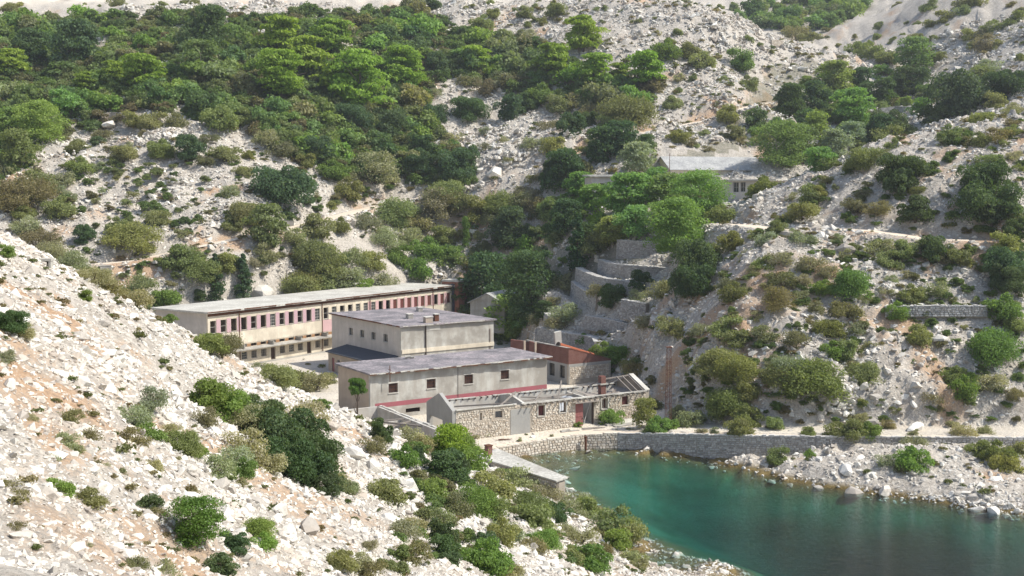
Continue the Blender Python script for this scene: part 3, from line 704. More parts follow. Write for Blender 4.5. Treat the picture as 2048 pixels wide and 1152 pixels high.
# the stripe: a painted band standing 4 mm proud, rising past the grate to its left
_, zs0 = onwall(765, 815, O, TH); _, zs1 = onwall(765, 803, O, TH)
zc = zs0 - Zw; z_ = zs1 - Zw
MB().box(.6, Lw - .02, -.012, -.003, max(zc, grate[3] + .05), grate[3] + 1.0).build('red_stripe', M['redpink'], wh)
rf = MB().slab([(-.3, -.55, Hw + .22), (Lw + .5, -.55, Hw + .22), (Lw + .5, Dw + .3, Hw + .3), (-.3, Dw + .3, Hw + .3)], .2).build('roof', M['mauve_roof'], wh)
eb = MB(); edge_strip(eb, -.3, Lw + .45, -.55, Hw + .2, .03, 31, .6); eb.build('crumbled_edge', M['lightcon'], rf)['kind'] = 'stuff'
eb = MB(); edge_strip(eb, -.3, Lw + .45, -.55, Hw + .1, .015, 33, .9); eb.build('rusty_edge', M['rust'], rf)['kind'] = 'stuff'
MB().tube((Lw * .47, -.05, .6), (Lw * .47, -.05, Hw), .022, n=5).build('cable', M['iron'], wh)
MB().beam((2.2, -.65, Hw - .9), (2.2, -.65, Hw + 1.0), .07).beam((2.2, -.9, Hw + .5), (2.2, -.2, Hw + .5), .05).build('iron_bracket', M['rust'], wh)
# a coil of wire and stones left on the warehouse roof
p = PZ(818, 717, Zw + Hw + .3); t = tag(MB().tube((-.5, 0, .2), (.2, .1, .3), .2, .14).tube((.1, .2, .15), (.7, -.1, .2), .14, .1).build('rubble_heap', M['concrete']), 'small heap of grey rubble on the warehouse roof against the tall block', 'rubble'); t.location = (p[0], p[1], Zw + Hw + .26)

# ---- roofless ruin along the quay
O = PZ(911, 878, 1.3); O = np.array([-5.95, 115.1, 1.3]); TH = R(29.6); Lr = 24.9; Dr = 6.4; Zr = 1.3; Hr = 3.45
ruin = thing('roofless_ruin', 'roofless rubble-stone quay building with a cement gable and rows of rafter ends', 'ruin', (O[0], O[1], Zr), TH)
def ro(x0, y0, x1, y1):
    a, zt = onwall(x0, y0, O, TH); b_, zb = onwall(x1, y1, O, TH); return (a, b_, zb - Zr, zt - Zr)
r_open = {'slot': ro(959, 826, 964, 840), 'w0': ro(990.5, 823, 1005, 835), 'w1': ro(1076, 812, 1089, 831), 'w2': ro(1119, 806, 1131.5, 824),
          'door': ro(1151, 808, 1188, 850), 'w3': ro(1203.5, 799, 1215, 817), 'w4': ro(1244, 793, 1257, 809)}
r_open['door'] = (r_open['door'][0], r_open['door'][1], .02, r_open['door'][3])
patch = ro(1021, 820, 1060, 866)
holes = list(r_open.values())
def rtop(x): return Hr - .25 * max(0, math.sin(max(0, x - 7) * .9)) * (1 if 7 < x < 9.6 else 0)
rtop.brk = [7, 7.6, 8.4, 9, 9.6]
wall(ruin, 'front_wall', M['mortar'], Lr, Hr, .45, holes, top=rtop, inner=M['white_render'])
st_h = holes + [(patch[0], patch[1], 0, patch[3])]
link('facing_stones', stone_mesh([(.0, Lr, -.5, Hr - .15)], .3, .2, .06, [M['stones']], 2, holes=st_h, cover=.93), ruin)['kind'] = 'stuff'
MB().box(patch[0], patch[1], -.03, -.003, -.3, patch[3]).build('cement_patch', M['cement'], ruin)
wall(ruin, 'back_wall', M['mortar'], Lr, Hr, .45, [(3, 4, 1, 2), (14, 15, 1, 2), (19, 20, 1, 2)], (Lr, Dr, 0), math.pi, inner=M['white_render'])
gz = 1.45
def gtop(x, W=Dr): return Hr + gz * (1 - abs(x - W / 2) / (W / 2))
gtop.brk = [Dr / 2]
# left cement gable with tall opening
a0, zt = onwall(866, 829, np.array([O[0] - math.sin(TH) * Dr, O[1] + math.cos(TH) * Dr]), TH - D90); a1, _ = onwall(892, 829, np.array([O[0] - math.sin(TH) * Dr, O[1] + math.cos(TH) * Dr]), TH - D90)
wall(ruin, 'gable_wall', M['cement'], Dr, Hr, .4, [(a0, a1, -.2, zt - Zr)], (-.42, Dr, 0), -D90, top=gtop, z0=-.2)
wall(ruin, 'gable_wall', M['mortar'], Dr, Hr, .4, [], (Lr + .42, 0, 0), D90, top=gtop)
# partition walls, broken
def ptop(x): return Hr + .45 * (1 - abs(x - 2.3) / 2.5)
ptop.brk = [2.3]
wall(ruin, 'partition_wall', M['white_render'], Dr - .9, Hr, .3, [], (8.6, Dr - .45, 0), -D90, top=ptop)
wall(ruin, 'partition_wall', M['white_render'], Dr - .9, Hr - .4, .3, [], (17.6, Dr - .45, 0), -D90)
MB().box(.02, Lr - .02, .46, Dr - .46, -.3, .03).build('inner_floor', M['tan_plaster'], ruin)
# rafter ends: one part each
rb = MB().box(-.06, .06, -.5, .35, -.12, .04).mesh('rafter_end', M['wood_grey'])
rb2 = MB().box(-.06, .06, -.22, .5, -.12, .04).mesh('rafter_end', M['dark_wood']); x = 8.2; r_ = frag(12)
while x < Lr: link('rafter_end', rb, ruin, (x, 0, Hr - .1)); link('rafter_end', rb2, ruin, (x, Dr - .4, Hr - .02)) if r_.random() < .9 else None; x += .74
x = .6
while x < 8: link('rafter_end', rb2, ruin, (x, Dr - .4, Hr - .02)); x += .8
eb = MB(); edge_strip(eb, 0, 7.4, -.02, Hr + .08, .08, 17, 2.2); edge_strip(eb, 8, Lr, -.02, Hr + .06, .12, 18, 1.4); eb.build('eave_slabs', M['lightcon'], ruin)['kind'] = 'stuff'
eb = MB(); edge_strip(eb, 0, Lr, Dr - .42, Hr + .1, .1, 19, .9); eb.build('eave_slabs', M['lightcon'], ruin)['kind'] = 'stuff'
# remaining rafters at the right end and fallen timbers
for k in range(3):
    x = Lr - .3 - k * .85; MB().beam((x, .1, Hr), (x, Dr / 2, Hr + gz - .1), .1, .14).build('rafter', M['wood_grey'], ruin)
for k in (0, 1, 2, 4): x = Lr - .3 - k * .85; MB().beam((x, Dr - .1, Hr), (x, Dr / 2, Hr + gz - .1), .1, .14).build('rafter', M['wood_grey'], ruin)
MB().beam((Lr - 4.2, Dr / 2, Hr + gz - .25), (Lr, Dr / 2, Hr + gz - .04), .14).build('ridge_beam', M['wood_grey'], ruin)
MB().slab([(Lr - .2, -.1, Hr + .16), (Lr + .45, -.1, Hr + .16), (Lr + .45, Dr / 2, Hr + gz + .14), (Lr - .2, Dr / 2, Hr + gz + .14)], .12).slab([(Lr - .2, Dr / 2 + .01, Hr + gz + .14), (Lr + .45, Dr / 2 + .01, Hr + gz + .14), (Lr + .45, Dr + .1, Hr + .16), (Lr - .2, Dr + .1, Hr + .16)], .12).build('verge_slab', M['lightcon'], ruin)
for i, (a, b_) in enumerate([((9.2, .6, 2.4), (13.6, 4.6, 3.9)), ((12.8, .9, 1.2), (15.4, 3.5, 4.9)), ((9, 3.2, 3.0), (17.2, 3.8, 3.2)), ((1.5, 3.4, 3.2), (7.2, .7, 3.5)), ((5.5, .6, 3.2), (8.8, 2.6, 4.3)), ((10.5, 4.4, 3.3), (17, 2.5, 2.8)), ((18, .7, 2.5), (23, 3.5, 3.2))]):
    MB().beam(a, b_, .14, .16).build('fallen_beam', M['wood_grey'], ruin)
def sagsheet(x0, x1, y0, y1, z, sag, m, seed):
    r = frag(seed); mb = MB(); nx_, ny_ = 8, 5; g = [[(x0 + (x1 - x0) * i / nx_, y0 + (y1 - y0) * j / ny_, z - sag * math.sin(math.pi * i / nx_) - r.uniform(0, .22) + .25 * j / ny_) for i in range(nx_ + 1)] for j in range(ny_ + 1)]
    for j in range(ny_):
        for i in range(nx_): mb.quad(g[j][i], g[j][i + 1], g[j + 1][i + 1], g[j + 1][i])
    o = mb.build('collapsed_sheet', m, ruin); md = o.modifiers.new('t', 'SOLIDIFY'); md.thickness = .03
sagsheet(9.2, 16.5, 1.4, 4.6, 2.9, 1.1, M['sheet'], 1); sagsheet(18.2, Lr - .5, 1.8, 4.9, 3.2, .5, M['wood_grey'], 2); sagsheet(10.2, 13, .7, 2.2, 2.2, .4, M['sheet'], 3)
for k, w_, h_ in (('w1', None, 0), ('w2', None, 0), ('w3', None, 0), ('w4', None, 0), ('w0', None, 0)):
    a, b_, c_, d_ = r_open[k]
    window(ruin, a, c_, b_ - a, d_ - c_, cols=1 if k == 'w0' else 2, rows=1, depth=.25, frame=M['dark_wood'] if k != 'w3' else M['pale_frame'], pane=M['redboard'] if k in ('w4', 'w1') else None, sill=M['lightcon'] if k != 'w0' else None)
    fr_ = MB()
    if k in ('w3', 'w1', 'w2'): fr_.box(a - .14, a - .005, -.1, -.004, c_, d_ + .12).box(b_ + .005, b_ + .14, -.1, -.004, c_, d_ + .12).build('surround', M['lightcon'], ruin)
a, b_, c_, d_ = r_open['door']; mid = a + (b_ - a) * .42
dd = MB().box(0, mid - a - .02, 0, .06, 0, d_ - .05).box(.05, mid - a - .07, -.03, -.003, d_ * .45, d_ * .45 + .12).build('door', M['reddoor'], ruin, (a, .03, .02)); dd['label'] = 'faded red sheet door leaf'
MB().box(mid - a - .16, mid - a - .08, -.06, -.003, .95, 1.1).build('handle', M['iron'], dd)
d2 = MB().box(0, .5, 0, .05, 0, d_ - .1).build('door', M['dark_wood'], ruin, (b_ - .1, .1, .02), R(70)); d2['label'] = 'dark door leaf hanging open'
MB().box(a - .3, b_ + .5, -.55, -.02, d_ + .12, d_ + .2).build('door_canopy', M['wood_grey'], ruin)
MB().beam((mid + .15, .3, .1), (b_ - .3, .5, d_ - .2), .08).beam((mid + .5, .5, .1), (mid + .2, .6, d_ - .6), .06).build('broken_frame', M['pale_frame'], ruin)
# brick chimney rising inside the ruin
cu, _ = onwall(1204, 770, np.array([O[0] - math.sin(TH) * 3.4, O[1] + math.cos(TH) * 3.4]), TH)
cx, cy = O[0] - math.sin(TH) * 3.4 + math.cos(TH) * cu, O[1] + math.cos(TH) * 3.4 + math.sin(TH) * cu
ch = thing('ruin_chimney', 'short red brick chimney standing inside the roofless quay ruin', 'chimney', (cx, cy, Zr + .02), TH)
MB().box(-.33, .33, -.33, .33, 0, 5.0).build('shaft', M['brick'], ch); MB().box(-.5, .6, -.45, .45, 4.0, 4.16).build('ledge', M['concrete'], ch)

# ---- roofless enclosure left of the ruin
E0 = PZ(758, 812, 4.1); E1 = PZ(876, 859, 4.1); THe = math.atan2(E1[1] - E0[1], E1[0] - E0[0]); Le = float(np.hypot(*(E1 - E0)[:2]))
enc = thing('roofless_enclosure', 'sunken roofless shell with bare walls and fallen beams left of the cement gable', 'ruin', (E0[0], E0[1], 1.2), THe)
def etop(x): return 2.9 - .0 * x
wall(enc, 'side_wall', M['white_render'], Le, 2.9, .3, [], (Le, 0, 0), math.pi)
wall(enc, 'end_wall', M['white_render'], 5.2, 2.9, .3, [], (0, -.02, 0), -D90)
wall(enc, 'side_wall', M['mortar'], Le, 2.6, .3, [(9, 10.2, 1, 1.8)], (0, -5.2, 0), 0)
wall(enc, 'partition_wall', M['white_render'], 3.6, 2.4, .25, [], (6.2, -.02, 0), -D90)
eb = MB(); r_ = frag(77); x = 0
while x < Le: w_ = r_.uniform(.25, .8); eb.box(x, x + w_ - .04, .02, .28, 2.905, 2.93 + r_.uniform(0, .12)); x += w_
eb.build('coping_stones', M['lightcon'], enc)['kind'] = 'stuff'
for a, b_ in (((7.4, -.3, 2.75), (6.2, -5, 2.6)), ((9, -.3, 2.8), (9.4, -5, 2.3)), ((11.5, -.3, 2.7), (8.2, -4.4, 3.1)), ((8.2, -4.4, 3.1), (12.5, -4.8, 2.2))): MB().beam(a, b_, .15, .17).build('fallen_beam', M['wood_grey'], enc)
MB().box(11.6, 14.2, -4.9, -1.5, 1.7, 1.8).build('brick_rubble_slab', M['brick'], enc)

# ---- brick and stone workshop right of the warehouse
O = PZ(1137, 769, 1.9); TH = R(33); Lk = 7.3; Dk = 10.5; Zk = 1.9
bk = thing('brick_workshop', 'ruined workshop with red brick upper wall on rubble stone, right of the warehouse', 'building', (O[0], O[1], Zk), TH)
_, zt = onwall(1137, 697, O, TH); _, zb = onwall(1137, 729, O, TH); _, zr_ = onwall(1217, 721, O, TH)
ht, hb = zt - Zk, zb - Zk
def ktop(x): return ht + (hb + .15 - ht) * x / Lk
ktop.brk = [0, Lk]
wall(bk, 'lower_wall', M['mortar'], Lk, hb, .35)
link('facing_stones', stone_mesh([(.15, Lk - .3, .6, hb - .4)], .34, .26, .06, [M['stones']], 9, cover=.9), bk)['kind'] = 'stuff'
MB().box(0, Lk, -.04, -.004, hb - .4, hb - .02).box(0, .14, -.05, -.004, 0, hb - .42).build('cement_band', M['cement'], bk)
mbk = MB(); mbk.hexa([(0, .0, hb), (Lk, .0, hb), (Lk, .3, hb), (0, .3, hb), (0, .0, ht), (Lk, .0, hb + .15), (Lk, .3, hb + .15), (0, .3, ht)]); mbk.build('upper_brick_wall', M['brick'], bk)
kw = [(Dk - .35 - 2.1, Dk - .35 - .9, .7, hb - .3), (Dk - .35 - 4.6, Dk - .35 - 3.3, .7, hb - .3), (Dk - .35 - 7.1, Dk - .35 - 5.8, .7, hb - .3), (.6, 1.8, .7, hb - .3)]
wall(bk, 'side_wall', M['cement'], Dk - .7, hb, .35, kw, (0, Dk - .35, 0), -D90)
for q in kw: window(bk, q[0], q[2], q[1] - q[0], q[3] - q[2], (0, Dk - .35, 0), -D90, cols=3, rows=5, depth=.18, frame=M['iron'], pane=M['glass'])
mbk = MB(); mbk.hexa([(0, .31, hb), (.3, .31, hb), (.3, Dk, hb), (0, Dk, hb), (0, .31, ht), (.3, .31, ht), (.3, Dk, ht - .2), (0, Dk, ht - .2)]); mbk.build('upper_brick_wall', M['brick'], bk)
wall(bk, 'side_wall', M['cement'], Dk - .7, hb, .35, [], (Lk, .35, 0), D90); wall(bk, 'back_wall', M['cement'], Lk, hb, .35, [], (Lk, Dk, 0), math.pi)
MB().slab([(.32, .32, ht - .35), (Lk, .32, hb - .05), (Lk, Dk, hb - .05), (.32, Dk, ht - .35)], .12).build('roof', M['rust'], bk)
MB().box(-.06, .34, -.04, Dk, ht + .003, ht + .07).build('coping', M['concrete'], bk)
MB().slab([(.0, -.06, ht + .1), (Lk + .1, -.06, hb + .24), (Lk + .1, .34, hb + .24), (.0, .34, ht + .1)], .06).build('coping', M['brick'], bk)
# rusty boiler pipe lying on the workshop roof
A = PZ(1129, 696, Zk + ht + .15); B = PZ(1178, 709, Zk + hb + 1.0)
pp = thing('boiler_pipe', 'thick rust red pipe lying sloped on the brick workshop roof', 'pipe', tuple(A))
dv = Vector((math.cos(TH) * 5.9, math.sin(TH) * 5.9, hb - ht + .28)); A = Vector((O[0] - math.sin(TH) * 3 + .4, O[1] + math.cos(TH) * 3, Zk + ht + .12)); pp.location = A
MB().tube((0, 0, 0), dv, .38, n=14).build('barrel', M['rustpipe'], pp); MB().tube(dv * .86, dv * .9, .46, n=14).build('flange', M['rust'], pp); MB().tube(dv * .0, dv * -.03, .44, n=14).build('flange', M['iron'], pp)
# brick wall stubs between warehouse and workshop
for px0, px1, py, lab in ((1019, 1047, 681, 'longer free-standing red brick wall stub behind the right end of the warehouse roof'), (1058, 1069, 684, 'short narrow red brick wall stub between the warehouse and the brick workshop')):
    a = PZ(px1, py, 7.1); w_ = (px1 - px0) * depth_scale(a); t = thing('brick_stub', lab, 'wall', (a[0], a[1], 1.7), R(-22))
    mb_ = MB(); mb_.hexa([(-w_, 0, 0), (0, 0, 0), (0, .4, 0), (-w_, .4, 0), (-w_, 0, 5.45), (0, 0, 5.3), (0, .4, 5.3), (-w_, .4, 5.45)]); mb_.build('brickwork', M['brick'], t)
    MB().box(-.02, .14, -.06, .46, 0, 5.34).build('end_pier', M['tan_plaster'], t)
a = PZ(1100, 703, 6.2); t = thing('concrete_stump', 'leaning pale concrete stump behind the brick workshop', 'pillar', (a[0] + 1.5, a[1] + 8, 4.5), R(20)); MB().hexa([(-.5, -.4, 0), (.5, -.4, 0), (.5, .4, 0), (-.5, .4, 0), (-.7, -.3, 3.4), (.3, -.3, 3.6), (.3, .3, 3.6), (-.7, .3, 3.4)]).build('stump', M['lightcon'], t)

# ---- boat house at the water's edge
bh = thing('boat_house', 'low stone boat house with a pale tapering roof at the water edge', 'building', (0, 0, 0))
A = PZ(950, 912, 2.7); B = PZ(1113, 961, 2.7); Cc = PZ(1121, 963, 2.75); Dd = PZ(991, 893, 3.0)
A2 = Vector(A)
u1 = (Vector(B) - Vector(A)).normalized()
pr_ = Vector((u1.y, -u1.x, 0)) * -1
rA, rB, rC, rD = Vector(A), Vector(B), Vector(B) + pr_ * 1.0 + Vector((0, 0, .12)), Vector(A) + pr_ * 2.5 + Vector((0, 0, .35))
MB().slab([tuple(rA + Vector((0, 0, .05)) - pr_ * .1), tuple(rB + u1 * .12 - pr_ * .1), tuple(rC + u1 * .12 + pr_ * .2), tuple(rD + pr_ * .2)], .13).build('roof', M['pale_roof'], bh)
Lb = (rB - rA).length; thb = math.atan2(u1.y, u1.x)
wall(bh, 'long_wall', M['mortar'], Lb, 2.4, .3, [(Lb * .6, Lb * .6 + .3, 1.9, 2.25)], (A[0], A[1], .15), thb)
link('facing_stones', stone_mesh([(0, Lb, -.6, 2.35)], .32, .2, .06, [M['stones']], 21, cover=.92), bh, (A[0], A[1], .15), thb)['kind'] = 'stuff'
wall(bh, 'end_wall', M['mortar'], 1.0, 2.35, .3, [], tuple(rB[:2]) + (.15,), thb + D90, z0=-.5)
Lq = (rC - rD).length; wq = rC - rD; wall(bh, 'long_wall', M['mortar'], Lq, 2.4, .3, [], (rC.x, rC.y, .15), math.atan2(-wq.y, -wq.x))
cpos = PZ(977, 908, 2.95)
bc = thing('boat_house_chimney', 'small free red brick chimney on the boat house roof', 'chimney', (cpos[0], cpos[1], 2.9), thb)
MB().box(-.27, .27, -.25, .25, 0, .85).build('shaft', M['brick'], bc); MB().box(-.33, .33, -.31, .31, .85, .93).build('cap', M['rust'], bc)

# ---- quay wall: real stones in courses
def polyline_wall(pts, hgt, name, label, cat, sw, sh, m, seed, thick=.5, kind=None, cap=True, struct=False, bat=.12):
    root = link(name, None); tag(root, label, cat)
    root.location = (pts[0][0], pts[0][1], pts[0][2] - hgt); O_ = np.array(root.location)
    core = MB(); V = []; Fc = []; tint = []
    Pn = [np.array(p) for p in pts]; out = []
    for i, p in enumerate(Pn):      # outward normals (to the right of the direction)
        d = (Pn[min(i + 1, len(Pn) - 1)] - Pn[max(i - 1, 0)])[:2]; d /= np.linalg.norm(d); out.append(np.array([d[1], -d[0], 0]))
    for i in range(len(Pn) - 1):
        a, b = Pn[i] - O_, Pn[i + 1] - O_; oa, ob = out[i], out[i + 1]
        low = np.array([0, 0, -hgt - .6])
        core.hexa([a + low + oa * bat * 1.2 - oa * .06, b + low + ob * bat * 1.2 - ob * .06, b + low - ob * thick, a + low - oa * thick, a - oa * .05, b - ob * .05, b - ob * thick, a - oa * thick])
        Ls = np.linalg.norm((b - a)[:2])
        def frm(u, z, o, a=a, b=b, oa=oa, ob=ob, Ls=Ls):
            t = u / Ls; p = a + (b - a) * t; n = oa + (ob - oa) * t
            return tuple(p + np.array([0, 0, z]) + n * (o + bat * (-z) / hgt))
        me_ = stone_mesh([(0, Ls, -hgt - .5, .04)], sw, sh, .05, [], seed + i, frame=frm)
        n = len(V); V += [tuple(v.co) for v in me_.vertices]; Fc += [tuple(k + n for k in p.vertices) for p in me_.polygons]
        tt = [0.0] * len(me_.polygons); me_.attributes['tint'].data.foreach_get('value', tt); tint += tt; bpy.data.meshes.remove(me_)
        if cap:
            r = frag(seed * 3 + i); u = 0
            while u < Ls:
                w_ = min(r.uniform(.25, .8) * sw * 1.6, Ls - u) if Ls - u > .1 else Ls - u
                t0, t1 = u / Ls, (u + w_) / Ls; pa, pb = a + (b - a) * t0, a + (b - a) * t1; z0_, z1_ = .0, r.uniform(.04, .16); n_o = oa; dpt = thick * r.uniform(.6, 1.0)
                k = len(V)
                for pz in (z0_, z1_):
                    for q in (pa + n_o * .04, pb * .98 + pa * .02 + n_o * .04, pb * .98 + pa * .02 - n_o * dpt, pa - n_o * dpt): V.append(tuple(q + np.array([0, 0, pz])))
                Fc += [tuple(k + j for j in q) for q in ((4, 5, 6, 7), (0, 1, 5, 4), (1, 2, 6, 5), (2, 3, 7, 6), (3, 0, 4, 7))]; tint += [.35 + .65 * r.random()] * 5; u += w_ + .001
    co_ = core.build('wall_core', M['mortar'], root)
    sm = bpy.data.meshes.new('facing_stones'); sm.from_pydata(V, [], Fc); sm.materials.append(M[m]); at = sm.attributes.new('tint', 'FLOAT', 'FACE'); at.data.foreach_set('value', tint); sm.update()
    link('facing_stones', sm, root)['kind'] = 'stuff'
    return root
def densify(pts, step=2.5):
    q = []
    for a, b in zip(pts[:-1], pts[1:]):
        n = max(1, int(math.hypot(b[0] - a[0], b[1] - a[1]) / step))
        q += [tuple(a[i] + (b[i] - a[i]) * k / n for i in range(3)) for k in range(n)]
    return q + [tuple(pts[-1])]
def smooth(pts, it=2):
    for _ in range(it):
        q = [pts[0]]
        for a, b in zip(pts[:-1], pts[1:]): q += [tuple(.75 * a[i] + .25 * b[i] for i in range(3)), tuple(.25 * a[i] + .75 * b[i] for i in range(3))]
        pts = q + [pts[-1]]
    return pts
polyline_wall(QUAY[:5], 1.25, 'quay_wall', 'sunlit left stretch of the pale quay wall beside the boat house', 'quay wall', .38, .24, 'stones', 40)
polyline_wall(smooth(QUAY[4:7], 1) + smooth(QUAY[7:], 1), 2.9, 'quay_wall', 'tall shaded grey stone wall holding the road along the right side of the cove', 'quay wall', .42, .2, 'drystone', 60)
tl = ['highest terrace wall, a square bastion with a pale top', 'second terrace wall from the top, curving round below the bastion', 'third terrace wall from the top, long and curved', 'short steep terrace wall facing left below the long curved wall',
      'short square-ended terrace wall beside the boulder on the right bank', 'low thin terrace wall halfway down the right bank', 'lowest terrace wall, long and dark, above the brick workshop', 'tiny terrace wall fragment beside the thin trunk tree', 'low pale terrace wall far right, crossing the bank above the road']
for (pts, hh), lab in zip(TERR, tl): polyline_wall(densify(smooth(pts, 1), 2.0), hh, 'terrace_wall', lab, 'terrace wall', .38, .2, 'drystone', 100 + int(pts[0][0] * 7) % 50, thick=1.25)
QP = densify(smooth(QUAY, 1), 1.5); qv = []; cols = 4
for i, p in enumerate(QP):
    a, b_ = QP[max(i - 1, 0)], QP[min(i + 1, len(QP) - 1)]; dx, dy = b_[0] - a[0], b_[1] - a[1]; l_ = math.hypot(dx, dy); nx_, ny_ = -dy / l_, dx / l_
    for k, off in enumerate((.28, 1.2, 2.2, 2.9)): X_, Y_ = p[0] + nx_ * off, p[1] + ny_ * off; qv.append((X_, Y_, p[2] + .03 if k < 2 else max(p[2] + .02 - .1 * (k == 3), 0)))
qf = [(i * cols + k, (i + 1) * cols + k, (i + 1) * cols + k + 1, i * cols + k + 1) for i in range(len(QP) - 1) for k in range(cols - 1)]
qm = bpy.data.meshes.new('quay_edge'); qm.from_pydata(qv, [], qf); qm.materials.append(M['track']); tag(link('quay_edge', qm), 'pale trodden edge of the quay and road', kind='structure')
# rusty mooring post in the corner of the quay
a = PZ(1170, 897, .1); t = thing('mooring_post', 'rusty upright iron post against the corner of the quay wall', 'post', (8.0, 117.75, -.1)); MB().tube((0, 0, 0), (0, 0, 1.45), .13, n=9).build('shaft', M['rust'], t); MB().tube((0, 0, 1.45), (0, 0, 1.52), .19, n=9).build('cap', M['rust'], t)

# ---- lattice mast
a = PZ(1336, 857, 1.9); mt = thing('lattice_mast', 'tall rusty lattice mast with open ladder bracing beside the quay road', 'mast', (a[0], a[1], 1.7), R(12))
Hm = 9.2
for sx in (-1, 1):
    for sy in (-1, 1): MB().beam((sx * .27, sy * .27, 0), (sx * .19, sy * .19, Hm), .045).build('leg', M['rust'], mt)
k = 0; z = .5
while z < Hm - .4:
    s0 = .3 - .11 * z / Hm; br_ = MB()
    for q in ((-1, -1, 1, -1), (-1, 1, 1, 1), (-1, -1, -1, 1), (1, -1, 1, 1)): br_.beam((q[0] * s0, q[1] * s0, z), (q[2] * s0, q[3] * s0, z + .38 * (1 if k % 2 else -0.0)), .024)
    br_.build('brace', M['rust'], mt); z += .62; k += 1
MB().box(-.3, .3, -.3, .3, Hm, Hm + .08).build('top_plate', M['rust'], mt)

# ---- concrete steps / slabs and debris on the quay
def ongr(px, py, dz=0): p = hit_many([(px, py)])[0]; return (p[0], p[1], p[2] + dz)
g = ongr(1255, 848); t = thing('concrete_platform', 'low cracked concrete platform in front of the right end of the quay ruin', 'platform', (g[0], g[1], g[2] - .15), R(24))
MB().box(-2.6, 3.2, 0, 3.4, 0, .32).build('slab', M['lightcon'], t); MB().box(-2.0, 1.0, -.8, -.02, 0, .2).build('step', M['concrete'], t); MB().box(-3.0, .2, 1.0, 2.2, .324, .5).build('slab', M['lightcon'], t)
for i, (px, py, lab) in enumerate(((1136, 863, 'broken pale slab lying flat on the quay left of the doorway'), (1190, 858, 'row of weathered planks lying on the quay below the doorway'), (1008, 880, 'scattered brown sticks on the pale quay near the cement patch'))):
    g = ongr(px, py); o = MB()
    if i == 0: o.hexa([(-.9, -.3, 0), (.2, -.3, 0), (.2, .3, 0), (-.9, .3, 0), (-.8, -.2, .12), (.1, -.25, .3), (.15, .25, .25), (-.8, .25, .1)]).box(.3, 1.3, -.2, .2, 0, .08)
    elif i == 1:
        for k in range(3): o.beam((-1.4, k * .25, .06), (1.3 - k * .3, k * .2 + .1, .06), .14, .05)
    else:
        for k in range(6): o.beam((random.uniform(-1, 0), random.uniform(-.3, .3), .05), (random.uniform(0, 1), random.uniform(-.3, .3), .07), .05)
    ob = o.build(['broken_slab', 'plank_pile', 'stick_pile'][i], M[['concrete', 'wood_grey', 'rust'][i]], None, (g[0], g[1], g[2] + .02), R(20)); tag(ob, lab, ['slab', 'planks', 'sticks'][i])
g = ongr(1252, 836); t = thing('iron_railing', 'thin rusty railing posts on the concrete platform beside the ruin', 'railing', (g[0], g[1], 1.75), R(29))
for k in range(6): MB().tube((k * .75 - 1.4, -.35, 0), (k * .75 - 1.4, -.35, 1.15 if k % 2 else .8), .025, n=5).build('post', M['rust'], t)

# ---- shed with grey gabled roof below the dark trees
TH = R(68); t = thing('gabled_shed', 'low building with grey gabled roof and two small vents below the dark trees', 'building', (-1.2, 193.0, 5.5), TH)
Ls, Ds, Hs, gs = 21.0, 6.6, 3.5, 1.5
def stop(x): return Hs + gs * (1 - abs(x - Ds / 2) / (Ds / 2))
stop.brk = [Ds / 2]
wall(t, 'front_wall', M['grey_plaster'], Ls, Hs, .3, [(2, 3, 1, 2.2), (6, 7, 1, 2.2), (9.5, 10.5, 1, 2.2)]); wall(t, 'back_wall', M['grey_plaster'], Ls, Hs, .3, [], (Ls, Ds, 0), math.pi)
wall(t, 'gable_wall', M['grey_plaster'], Ds, Hs, .3, [], (-.32, Ds, 0), -D90, top=stop, z0=-2); wall(t, 'gable_wall', M['grey_plaster'], Ds, Hs, .3, [], (Ls + .32, 0, 0), D90, top=stop, z0=-2)
for s_, nm in ((0, 'roof'), (1, 'roof')):
    y0, y1 = (-.4, Ds / 2) if not s_ else (Ds / 2 + .01, Ds + .4); z0, z1 = (Hs + .05 - .24, Hs + gs + .12) if not s_ else (Hs + gs + .12, Hs + .05 - .24)
    MB().slab([(-.8, y0, z0), (Ls + .8, y0, z0), (Ls + .8, y1, z1), (-.8, y1, z1)], .12).build('roof', M['grey_roof'], t)
MB().box(4, 4.8, 1.4, 2.2, Hs + .5, Hs + 1.8).build('roof_vent', M['lightcon'], t); MB().box(17.5, 18.4, 2.2, 3.1, Hs + 1.0, Hs + 2.4).build('roof_vent', M['lightcon'], t)
for px, py, h_, lab in ((1012, 606, 4.4, 'thin dark electric pole rising from the grey gabled shed'), (963, 610, 3.6, 'thin insulator pole beside the brick tower')):
    a = PY(px, py, 203); t = thing('electric_pole', lab, 'pole', (a[0], a[1], a[2])); MB().tube((0, 0, -3), (0, 0, h_), .07, .05).build('shaft', M['iron'], t); MB().beam((-.5, 0, h_ - .5), (.5, 0, h_ - .5), .08).build('crossarm', M['iron'], t)
    for sx in (-.45, .45): MB().tube((sx, 0, h_ - .46), (sx, 0, h_ - .25), .05).build('insulator', M['lightcon'], t)

